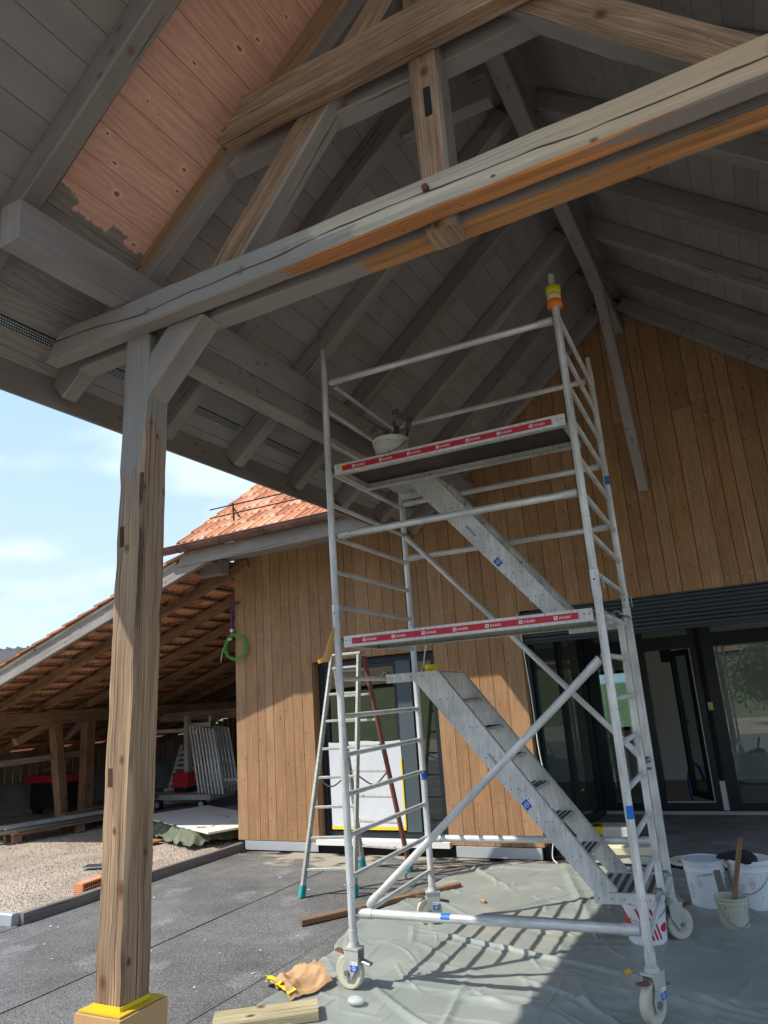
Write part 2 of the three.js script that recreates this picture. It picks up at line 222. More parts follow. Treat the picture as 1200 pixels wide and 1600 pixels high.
// rafters
const rafterZ = [2.335, 1.495, 0.65, -0.175, -1.045, -1.9, -2.75, -3.56];
rafterZ.forEach((z, i) => { for (const side of [-1, 1]) {
  if (z === 1.495 && side === -1) continue;
  const A = onSlope(side, 0.1, RH / 2), B = onSlope(side, SE - 0.06, RH / 2); A.z = B.z = z;
  mesh('rafter', beam(A, B, RW, RH, { seed: 100 + i * 2 + side, jit: 0.004, up: V(side * SA, CA, 0), seg: 9 }), i % 2 ? M.paint : M.paint2, porch); } });
// the truss rafter on the left is half painted: its flank still shows old brown timber
const halfPaint = (seed, amount, bare, ragged = 0.1) => (u, v, c, g) => { const e = fbm(u * 9, v * 5, 4, 0, 0, seed) - 0.5 + (noise(u * 60, v * 9, 0, 0, seed + 3) - 0.5) * ragged; const t = sstep(-0.01, 0.02, amount(u, v) + e * ragged * 2); return mix3(c, mix3([134, 127, 121], [150, 143, 137], g), t * 0.96); };
const tHalf = wood({ seed: 53, H: 256, dark: [110, 86, 64], light: [188, 158, 122], knots: 6, cracks: 5, patch: 0.2, over: halfPaint(61, (u, v) => (u > 0.86 ? 0.5 : 0) + (u > 0.44 ? 0.36 - v : -0.3)) });
{ const A = onSlope(-1, 0.1, RH / 2), B = onSlope(-1, SE - 0.06, RH / 2); A.z = B.z = 1.495; const m = woodMat(tHalf);
  mesh('rafter', beam(A, B, RW, RH, { seed: 131, up: V(-SA, CA, 0), seg: 12, multi: true, uvFit: true }), [m, M.paint, m, M.paint], porch).userData.label = 'half painted truss rafter with bare brown flank'; }
// ceiling boards along the ridge direction; the bay between the first two rafters is still bare pine
const BW = 0.17, nB = Math.floor((SE + 0.02) / BW);
const bayH = 3.75;
const tPine = (() => { const r = rng(9), K = []; for (let b = 0; b < 22; b++) for (let k = 0; k < 3; k++) if (r() < 0.8) K.push([r(), (b + 0.12 + 0.76 * r()) / 22.06, 0.25 + 0.95 * r() * r() + 0.2 * r(), 0.6 + r()]);
  return bytesTex(512, 2048, (u, v) => { const b = Math.floor(v * 22.06), f = v * 22.06 - b, tone = hash(b, 3, 8); let w = f + (fbm(u * 2.5 + b * 3, f * 2 + b, 3, 0, 0, 7) - 0.5) * 0.5, kr = 9;
    for (const [ku, kv, R, sq] of K) { if (Math.floor(kv * 22.06) !== b) continue; const du = (u - ku) * 0.83 / 0.02 / R / sq, dv = (v - kv) * bayH / 0.017 / R; const q = Math.hypot(du * 0.75, dv); kr = Math.min(kr, q); w += 0.16 * Math.exp(-q * q * 0.12) * Math.sign(dv); }
    const g = 0.5 + 0.5 * Math.sin(w * 26 + noise(u * 8, f * 40 + b * 50, 0, 0, 3) * 2); let c = mix3([212, 154, 128], [244, 200, 174], 0.35 * g + 0.4 * noise(u * 10, f * 40 + b * 41, 0, 0, 5) + 0.25 * tone);
    if (kr < 2.4) c = mix3(c, [250, 216, 188], sstep(2.4, 1, kr) * 0.6); if (kr < 1) c = mix3(c, [138, 86, 58], sstep(1, 0.55, kr) * 0.85);
    const q7 = u * 7 + 0.5 * noise(v * 90, 3, 0, 0, 36), edge = 0.662 + 0.022 * (hash(Math.floor(q7), 2, 31) - 0.5) + 0.012 * (fbm(u * 5, 5, 3, 0, 0, 33) - 0.5) + 0.02 * (0.5 - u) + 0.004 * (noise(u * 90, 1, 0, 0, 35) - 0.5); // wet paint edge left by the brush
    const side = 0.035 + 0.012 * noise(v * 40, 3, 0, 0, 37);
    const t = Math.max(sstep(edge - 0.002, edge + 0.003, v), 1 - sstep(side * 0.2, side * 0.5, u) > 0.5 ? 0.9 : 0);
    return mix3(c, mix3([134, 127, 121], [150, 143, 137], g), t * 0.95); }); })();
M.pine = std({ map: tPine, roughness: 0.75 });
function ceilBoard(side, i, z0, z1, bay) { // one matchboard with arrised edges, in slope coordinates
  const s0 = Math.max(-0.155, i * BW) + 0.0008, s1 = (i + 1) * BW - 0.0008, t0 = RH + 0.001, t1 = RH + 0.024, e = 0.003, prof = [[s0, t0 + e], [s0 + e, t0], [s1 - e, t0], [s1, t0 + e], [s1, t1], [s0, t1]];
  const pos = [], uv = []; const P = (q, z) => { const p = onSlope(side, q[0], q[1]); return [p.x, p.y, z]; }; const rs = hash(i, side + 5, 3);
  const T = (q, z) => bay ? [(z - bay[0]) / (bay[1] - bay[0]), (q[0]) / bayH] : [z / 2 + rs, (q[0] - s0) / 0.5 + rs * 3];
  for (let k = 0; k < 6; k++) { const a = prof[k], b = prof[(k + 1) % 6]; for (const [q, z] of [[a, z0], [b, z0], [b, z1], [a, z0], [b, z1], [a, z1]]) { pos.push(...P(q, z)); uv.push(...T(q, z)); } }
  const g = new THREE.BufferGeometry(); g.setAttribute('position', new THREE.Float32BufferAttribute(pos, 3)); g.setAttribute('uv', new THREE.Float32BufferAttribute(uv, 2)); g.computeVertexNormals(); return g; }
for (let i = -1; i < nB; i++) {
  const a = i % 3 ? M.ceil : M.ceil2, b = i % 4 === 1 ? M.ceil2 : M.ceil;
  mesh('ceiling_board', ceilBoard(-1, i, ZW - 0.05, 1.495), a, porch); mesh('ceiling_board', ceilBoard(-1, i, 2.335, ZV - 0.03), b, porch);
  mesh('ceiling_board', ceilBoard(-1, i, 1.497, 2.333, [1.5, 2.33]), M.pine, porch).userData.label = 'bare pine ceiling board not yet painted';
  mesh('ceiling_board', ceilBoard(1, i, ZW - 0.05, ZV - 0.03), b, porch); }
// roof build-up above the boards, fascias, verge boards
for (const side of [-1, 1]) {
  const A = onSlope(side, -0.232, RH + 0.095), B = onSlope(side, SE + 0.06, RH + 0.095); A.z = B.z = (ZV + ZW) / 2 - 0.13;
  mesh('roof_deck', beam(A, B, ZV - ZW + 0.24, 0.14, { up: V(side * SA, CA, 0), jit: 0, seg: 2 }), flat(0x6b5146, 0.9), porch);
  const F = onSlope(side, SE, 0.05); mesh('fascia_board', box(F.x - (side < 0 ? 0.024 : 0), F.x + (side < 0 ? 0 : 0.024), F.y - 0.045, F.y + 0.21, ZW + 0.02, ZV, { grain: 'z', su: 2, sv: 0.5 }), M.paint2, porch);
  const C = onSlope(side, -0.188, RH + 0.04), D = onSlope(side, SE + 0.04, RH + 0.04); C.z = D.z = ZV + 0.013;
  mesh('verge_board', beam(C, D, 0.026, 0.27, { up: V(side * SA, CA, 0), jit: 0.001, seg: 3 }), M.paint, porch);
  for (let j = 0; j < 7; j++) { const z1 = rafterZ[j] - RW / 2 - 0.06, z0 = rafterZ[j + 1] + RW / 2 + 0.06, p = onSlope(side, SE - 0.27, RH - 0.002), q = onSlope(side, SE - 0.335, RH - 0.002); p.z = q.z = (z0 + z1) / 2;
    if (side < 0) { const v = mesh('vent_strip', beam(p, q, z1 - z0, 0.006, { up: V(side * SA, CA, 0), jit: 0, seg: 1, ch: 0.001, u0: 0, v0: 0 }), M.dark, porch);
      const holes = []; const nx = Math.floor((z1 - z0) / 0.016); for (let a = 0; a < nx; a++) for (let b = 0; b < 4; b++) { const c = onSlope(side, SE - 0.275 - b * 0.016, RH - 0.0065); const h = new THREE.CylinderGeometry(0.0052, 0.0052, 0.002, 6); h.rotateZ(-side * 39.5 * Math.PI / 180); h.translate(c.x, c.y, z0 + 0.008 + (a + (b % 2) * 0.5) * 0.016); holes.push(h); }
      const m = mesh('perforation', merged(holes), M.zinc, v); stuff(m); } } }
// ridge beam, brace to the wall, purlins and wall plates
mesh('ridge_beam', beam(V(RX + 0.04, 5.74, ZW), V(RX + 0.04, 5.74, ZV - 0.05), 0.12, 0.22, { seed: 140, jit: 0.004, seg: 16 }), M.paint, porch);
mesh('ridge_brace', beam(V(RX + 0.04, 3.75, -3.6), V(RX + 0.04, 5.67, -2.58), 0.105, 0.12, { seed: 141, up: V(0, 0, 1), cutA: 0.0 }), M.paint, porch);
for (const side of [-1, 1]) { const x = side < 0 ? -0.235 : 2 * RX + 0.235;
  mesh('purlin', beam(V(x, 4.105, ZW), V(x, 4.105, 2.46), 0.14, 0.225, { seed: 150 + side, jit: 0.004, seg: 16 }), M.paint, porch);
  mesh('wall_plate', beam(V(x, 3.90, ZW), V(x, 3.90, 1.47), 0.14, 0.165, { seed: 153 + side, jit: 0.004, seg: 14 }), M.paint2, porch); }
// front truss: double tie, double collar, king post, struts
const TL = 5.0, tieOver = (seed, edge, bare2) => (u, v, c, g) => { const x = -0.78 + u * TL, e = edge + 0.10 * (fbm(x * 3, v * 4, 4, 0, 0, seed) - 0.5) + 0.04 * (noise(x * 3, v * 24, 0, 0, seed + 2) - 0.5) + 0.16 * (v > 0.45 ? -1 : 0.4); const t = Math.max(sstep(e + 0.015, e - 0.015, x), sstep(3.03, 3.06, x + 0.03 * noise(v * 9, 2, 0, 0, 4))); let k = mix3(c, bare2 ?? c, bare2 ? sstep(1.5, 3.0, x) * 0.55 : 0); const thin = 0.97 - 0.5 * sstep(e - 0.5, e, x) * noise(x * 9, v * 40, 0, 0, seed + 8); return mix3(k, mix3([128, 124, 119], [150, 146, 141], g), t * thin); };
const tTieF = wood({ W: 2048, H: 256, asp: 25, freq: 0.5, seed: 63, dark: [140, 128, 110], light: [212, 203, 184], knots: 9, knotSize: 2.2, cracks: 0, patch: 0.2, fine: 1.2, over: (u, v, c, g) => { const x = -0.78 + u * TL; let q = tieOver(71, 1.22, [206, 172, 130])(u, v, c, g); const dv = v - 0.52 - (fbm(u * 7, 3, 4, 0, 0, 81) - 0.5) * 0.5, w = 0.012 + 0.02 * noise(u * 30, 7, 0, 0, 83); const t = sstep(w * 1.6, w * 0.7, Math.abs(dv)); return mix3(q, [62, 52, 44], t * 0.9); } });
const tTieB = wood({ W: 2048, H: 128, asp: 25, seed: 67, dark: [146, 88, 48], light: [206, 146, 92], knots: 6, cracks: 5, patch: 0.28, over: (u, v, c, g) => { const x = -0.78 + u * TL, e = 0.92 + 0.3 * (fbm(x * 4, v * 2, 3, 0, 0, 87) - 0.5), e2 = 2.62 - 0.35 * v + 0.12 * noise(v * 8, 3, 0, 0, 6); return mix3(c, mix3([134, 127, 121], [150, 143, 137], g), Math.max(sstep(e + 0.03, e - 0.03, x), sstep(e2 - 0.02, e2 + 0.02, x)) * 0.95); } });
const tTieB2 = wood({ W: 2048, H: 128, asp: 25, seed: 69, dark: [150, 100, 58], light: [206, 152, 98], knots: 6, cracks: 5, patch: 0.25, over: (u, v, c, g) => { const x = -0.78 + u * TL, e = 1.12 + 0.2 * (fbm(x * 4, v * 2, 3, 0, 0, 89) - 0.5); return mix3(c, mix3([134, 127, 121], [150, 143, 137], g), Math.max(sstep(e + 0.03, e - 0.03, x), sstep(3.0, 3.04, x + 0.06 * noise(v * 7, 1, 0, 0, 9))) * 0.95); } });
const mTieF = woodMat(tTieF, { bump: 0.005 }), mTieB = woodMat(tTieB), mTieB2 = woodMat(tTieB2);
const tie1 = mesh('tie_beam', beam(V(-0.78, 3.905, 1.73), V(-0.78 + TL, 3.905, 1.73), 0.10, 0.17, { seed: 160, multi: true, uvFit: true, jit: 0.004, cutA: 0.07, cutB: 0.07, seg: 22 }), [mTieF, M.paint, M.paint, mTieB], porch);
tie1.userData.label = 'front tie beam, grey painted at its left end and silvery bare wood beyond';
mesh('tie_beam', beam(V(-0.70, 3.905, 1.545), V(-0.70 + TL, 3.905, 1.545), 0.125, 0.17, { seed: 161, multi: true, uvFit: true, jit: 0.004, cutA: 0.07, cutB: 0.07, seg: 22 }), [M.paint, M.paint, M.paint, mTieB2], porch);
for (const [x, y] of [[-0.02, 3.885], [0.62, 3.90], [1.66, 3.925]]) mesh('bolt_head', new THREE.CylinderGeometry(0.016, 0.016, 0.03, 6).rotateX(Math.PI / 2).translate(x, y, 1.79), x > 1 ? M.rust : M.paint, tie1);
mesh('collar_beam', beam(V(0.56, 4.86, 1.73), V(2.9, 4.86, 1.73), 0.10, 0.215, { seed: 162, cutA: 0.09, cutB: 0.1, jit: 0.005 }), M.raw, porch);
mesh('collar_beam', beam(V(0.5, 4.855, 1.545), V(2.95, 4.855, 1.545), 0.115, 0.215, { seed: 163, cutA: 0.1, cutB: 0.1, jit: 0.005 }), M.paint, porch);
const king = mesh('king_post', beam(V(1.665, 3.785, 1.605), V(1.665, 5.62, 1.605), 0.15, 0.15, { seed: 164, up: V(0, 0, 1), jit: 0.005, multi: true, ch: 0.014 }), [M.paint, M.raw, M.paint, M.raw], porch);
mesh('mortise_shade', box(1.655, 1.69, 4.4, 4.56, 1.672, 1.6845), M.black, king);  // black block on the face; its colour stands for shade in a slot
for (const side of [-1, 1]) { const A = side < 0 ? V(0.29, 3.93, 1.60) : V(3.07, 3.93, 1.60), B = side < 0 ? V(1.58, 5.38, 1.60) : V(1.75, 5.28, 1.60);
  mesh('strut', beam(A, B, 0.145, 0.165, { seed: 170 + side, up: V(0, 0, 1).cross(B.clone().sub(A)).normalize(), jit: 0.005, multi: true, ch: 0.012 }), side < 0 ? [M.raw, M.paint, M.paint, M.paint] : [M.raw, M.paint, M.raw, M.paint], porch); }
mesh('collar_beam', beam(V(1.1, 5.46, 0.60), V(1.705, 5.46, 0.60), 0.10, 0.19, { seed: 177, jit: 0.004 }), M.paint, porch).userData.label = 'short grey collar deeper under the roof';
// posts and their braces
for (const side of [-1, 1]) { const x = side < 0 ? -0.235 : 2 * RX + 0.235, g = beam(V(x + (side < 0 ? -0.06 : 0), 0.46, 1.605), V(x + (side < 0 ? 0.045 : 0), 3.822, 1.605), 0.175, 0.175, { seed: 180, up: V(0, 0, 1), jit: 0.005, multi: true, uvFit: true, ch: 0.012, seg: 26 });
  const paintTop = (e0, sl) => (u, v, c, g2) => { const y = 0.46 + u * 3.36, e = e0 + sl * v + 0.06 * (fbm(v * 4, 3, 3, 0, 0, 41) - 0.5) + 0.12 * (noise(v * 30, 2, 0, 0, 43) - 0.5); const t = sstep(e - 0.03, e + 0.03, y), k = sstep(1.7, 3.0, y) * 0.6 * noise(u * 30, v * 30, 0, 0, 45); const grey = mix3(c, [150, 146, 140], k * 0.7); return mix3(grey, mix3([128, 125, 121], [150, 147, 143], g2), t * 0.95); };
  const tF = wood({ W: 2048, H: 256, asp: 19, seed: 191, wave: 0.03, freq: 0.4, dark: [98, 76, 58], light: [188, 158, 124], knotCol: [96, 62, 40], knots: 6, knotSize: 4.2, cracks: 6, crackSize: 2.2, crackCol: [58, 42, 30], patch: 0.2, over: paintTop(3.02, 0.0) });
  const tR = wood({ W: 2048, H: 256, asp: 19, seed: 193, wave: 0.03, freq: 0.4, dark: [98, 76, 58], light: [188, 158, 124], knotCol: [96, 62, 40], knots: 7, knotSize: 3.4, cracks: 6, crackSize: 2.2, crackCol: [58, 42, 30], patch: 0.24, over: paintTop(3.22, 0.18) });
  const mf = woodMat(tF, { bump: 0.008 }), mr = woodMat(tR, { bump: 0.008 });
  if (side < 0) { const post = mesh('post', g, [mr, mf, mf, mr], porch); post.userData.label = 'weathered square oak post, its top painted grey';
    for (const [y, dx] of [[2.62, 0.008], [1.43, -0.032]]) mesh('mortise_shade', box(-0.292 + dx, -0.262 + dx, y, y + 0.11, 1.6885, 1.6938), flat(0x4a2a1a, 0.95), post);  // dark proud blocks, slot shade given by colour, nothing is cut in
  } else mesh('post', g, [mf, mr, mr, mf], porch);
  const s = -side, A = V(x + s * 0.06, 3.505, 1.605), B = V(x + s * 0.385, 3.818, 1.605);
  mesh('knee_brace', beam(A, B, 0.15, 0.18, { seed: 185 + side, up: V(0, 0, 1).cross(B.clone().sub(A)).normalize(), cutA: 0.05, cutB: 0.093, jit: 0.002 }), M.paint, porch); }

// ---------------------------------------------------------------- house: boarded facade, window, recessed glazing, tiled eaves
const house = thing('timber_house', 'house with brown vertical board facade, dark window frames and a red tiled eave', 'house', [0, 0, -3.65]);
house.position.set(0, 0, 0);
const ZF = -3.65, OP = { x0: 0.2, x1: 4.6, y: 2.62 }, WI = { x0: -2.62, x1: -0.89, y0: 0.2, y1: 2.29 }, XL = -3.87, XR = 5.6;
const roofAt = (x) => (x < -0.95 ? 4.3 : Math.max(3.4, under(x) + 0.2));
{ const s = new THREE.Shape(); s.moveTo(XL + 0.02, 0.0); s.lineTo(OP.x0 + 0.02, 0.0); s.lineTo(OP.x0 + 0.02, OP.y + 0.02); s.lineTo(OP.x1, OP.y + 0.02); s.lineTo(OP.x1, 0.0); s.lineTo(XR, 0.0); s.lineTo(XR, 3.4); s.lineTo(4.9, under(4.9) + 0.28); s.lineTo(RX, RY + 0.28); s.lineTo(-0.95, under(-0.95) + 0.28); s.lineTo(-0.95, 4.3); s.lineTo(XL + 0.02, 4.3);
  const h = new THREE.Path(); h.moveTo(WI.x0 - 0.02, WI.y0 - 0.05); h.lineTo(WI.x1 + 0.02, WI.y0 - 0.05); h.lineTo(WI.x1 + 0.02, WI.y1 + 0.02); h.lineTo(WI.x0 - 0.02, WI.y1 + 0.02); s.holes.push(h);
  const g = new THREE.ExtrudeGeometry(s, { depth: 0.2, bevelEnabled: false }); g.translate(0, 0, ZF - 0.245);
  const wall = mesh('facade_wall', g, flat(0x2a2622, 0.95), house);
  mesh('wall_return', box(XL + 0.02, XL + 0.2, 0, 4.25, -10, ZF - 0.247), M.barn, house);
  // boards, each a piece with its own width
  const r = rng(404), screws = [], stops = [XL, WI.x0, WI.x1, OP.x0, OP.x1, XR]; const wid = [0.135, 0.175, 0.155, 0.205];
  for (let a = 0; a < stops.length - 1; a++) { let x = stops[a]; const end = stops[a + 1]; const ws = []; let sum = 0; while (sum < end - x - 0.06) { const w = wid[Math.floor(r() * 4)]; ws.push(w); sum += w; } const k = (end - x) / sum;
    for (const w0 of ws) { const w = w0 * k, x0 = x + 0.003, x1 = x + w - 0.003; x += w; const xm = (x0 + x1) / 2; const yb = (xm > WI.x0 && xm < WI.x1) ? WI.y1 : (xm > OP.x0 && xm < OP.x1) ? OP.y : 0.135;
      const joint = xm > 1.2 ? 4.55 + (Math.floor(r() * 4) - 1.5) * 0.055 : xm > -0.6 ? 3.95 + r() * 0.2 : 99; const cuts = [yb]; if (joint < roofAt(xm) - 0.15) cuts.push(joint); cuts.push(null);
      for (let c = 0; c < cuts.length - 1; c++) { const y0 = cuts[c] + (c ? 0.002 : 0), top = cuts[c + 1]; const yl = top ?? roofAt(x0) - 0.02, yr = top ?? roofAt(x1) - 0.02; if (Math.max(yl, yr) < y0 + 0.03) continue;
        const g = box(x0, x1, 0, 1, ZF - 0.024, ZF + (r() - 0.5) * 0.003), p = g.attributes.position, n = g.attributes.normal, uv = g.attributes.uv, ou = r(), ov = r();
        for (let i = 0; i < p.count; i++) { const X = p.getX(i); if (p.getY(i) > 0.5) p.setY(i, X < xm ? yl : yr); else p.setY(i, y0); uv.setXY(i, ou + p.getY(i) / 2, ov + (Math.abs(n.getX(i)) > 0.5 ? p.getZ(i) : X) / 0.5); }
        mesh('board', g, facadeMats[Math.floor(r() * 5)], wall); }
      for (const y of [0.35, 1.05, 1.75, 2.5, 2.72, 3.12, 3.7, 4.45, 4.66, 5.1]) if (y > yb + 0.04 && y < roofAt(xm) - 0.1) for (const f of [0.22, 0.78]) { const s = new THREE.CircleGeometry(0.0055, 6); s.translate(lerp(x0, x1, f), y + (r() - 0.5) * 0.02, ZF + 0.0025); screws.push(s); } } }
  stuff(mesh('screw_head', merged(screws), M.zinc, wall));
  // jamb and head linings
  for (const [x0, x1] of [[WI.x0 - 0.012, WI.x0 + 0.010], [WI.x1 - 0.010, WI.x1 + 0.012]]) mesh('jamb_board', box(x0, x1, WI.y0 - 0.06, WI.y1 + 0.01, ZF - 0.2, ZF - 0.026, { grain: 'y', su: 2, sv: 0.5 }), facadeMats[1], wall);
  mesh('jamb_board', box(OP.x0 - 0.01, OP.x0 + 0.014, 0.14, OP.y, ZF - 0.22, ZF - 0.026, { grain: 'y', su: 2, sv: 0.5 }), facadeMats[1], wall);
  for (let i = 0; i < 2; i++) mesh('plinth_strip', box([-3.76, -0.80][i], [-2.64, 0.17][i], 0.02, 0.128, ZF - 0.012, ZF + [0, 0.03][i], { su: 1, sv: 1 }), M.zinc, house); }
// window with its white covering sheet
function frameRect(parent, name, x0, x1, y0, y1, z, w, d, mat) { mesh(name, merged([box(x0, x0 + w, y0, y1, z - d, z), box(x1 - w, x1, y0, y1, z - d, z), box(x0 + w, x1 - w, y1 - w, y1, z - d, z - 0.001), box(x0 + w, x1 - w, y0, y0 + w, z - d, z - 0.001)]), mat, parent); }
{ const w = grp('window', house), z = ZF - 0.13;
  frameRect(w, 'frame', WI.x0 + 0.011, WI.x1 - 0.011, WI.y0 - 0.03, WI.y1 - 0.005, z, 0.07, 0.09, M.frame);
  frameRect(w, 'sash', WI.x0 + 0.083, -1.47, WI.y0 + 0.05, WI.y1 - 0.08, z - 0.012, 0.05, 0.06, M.frame);
  mesh('mullion', box(-1.468, -1.27, WI.y0 + 0.042, WI.y1 - 0.077, z - 0.1, z + 0.012), M.frameGrey, w);
  frameRect(w, 'sash', -1.268, WI.x1 - 0.083, WI.y0 + 0.05, WI.y1 - 0.08, z - 0.012, 0.03, 0.06, M.frame);
  mesh('pane', box(WI.x0 + 0.13, -1.515, WI.y0 + 0.095, WI.y1 - 0.125, z - 0.043, z - 0.04), M.glass, w); mesh('pane', box(-1.24, WI.x1 - 0.112, WI.y0 + 0.078, WI.y1 - 0.108, z - 0.043, z - 0.04), M.glass, w);
  mesh('window_sill', box(WI.x0 - 0.02, WI.x1 + 0.02, 0.105, 0.165, ZF - 0.2, ZF + 0.045), M.white, w);
  const cv = thing('cover_sheet', 'white protective sheet with yellow taped edge covering the lower window pane', 'sheet', [-1.98, 0.26, z + 0.004]);
  const g = new THREE.PlaneGeometry(1.02, 1.0, 40, 40), p = g.attributes.position; for (let i = 0; i < p.count; i++) { const x = p.getX(i), y = p.getY(i); p.setZ(i, 0.006 + 0.012 * fbm(x * 3 + 7, y * 3 + 7, 3) + 0.01 * Math.abs(Math.sin(x * 5 + y * 3)) * fbm(x * 2, y * 2 + 3, 2)); if (y > 0.49) p.setY(i, y + 0.03 * fbm(x * 5, 1, 2)); } g.translate(0, 0.5, 0); g.computeVertexNormals();
  mesh('fabric', g, std({ color: 0xcfd1d4, roughness: 0.85, side: THREE.DoubleSide }), cv); mesh('tape', box(-0.51, 0.51, 0.0, 0.035, 0.016, 0.02), M.yellow, cv); mesh('tape', box(0.495, 0.515, 0.035, 0.8, 0.016, 0.02), M.yellow, cv); }
// roller shutter half down over the recess
M.shutter = flat(0x39434b, 0.45, 0.2);
{ const s = grp('roller_shutter', house); for (let i = 0; i < 8; i++) { const y = 2.30 + i * 0.042; const z = ZF - 0.066, p = [[0, -0.0195], [0.012, -0.017], [0.016, 0.0], [0.008, 0.014], [-0.004, 0.0195], [-0.02, 0.0195], [-0.02, -0.0195]]; const sh = new THREE.Shape(p.map(([a, c]) => new THREE.Vector2(a, c))); const g = new THREE.ExtrudeGeometry(sh, { depth: OP.x1 - OP.x0 - 0.016, bevelEnabled: false }); g.rotateY(Math.PI / 2); g.rotateX(0); g.scale(1, 1, -1); g.translate(OP.x0 + 0.016, y, z); { const q = g.attributes.position; for (let t = 0; t < q.count; t += 3) { const e = [q.getX(t + 1), q.getY(t + 1), q.getZ(t + 1)]; q.setXYZ(t + 1, q.getX(t + 2), q.getY(t + 2), q.getZ(t + 2)); q.setXYZ(t + 2, ...e); } } g.computeVertexNormals(); mesh('slat', g, M.shutter, s); }
  mesh('bottom_rail', box(OP.x0 + 0.016, OP.x1, 2.245, 2.278, ZF - 0.1, ZF - 0.06), M.frame, s); mesh('guide_rail', box(OP.x0 + 0.015, OP.x0 + 0.05, 0.02, 2.243, ZF - 0.11, ZF - 0.06), M.frame, s); }
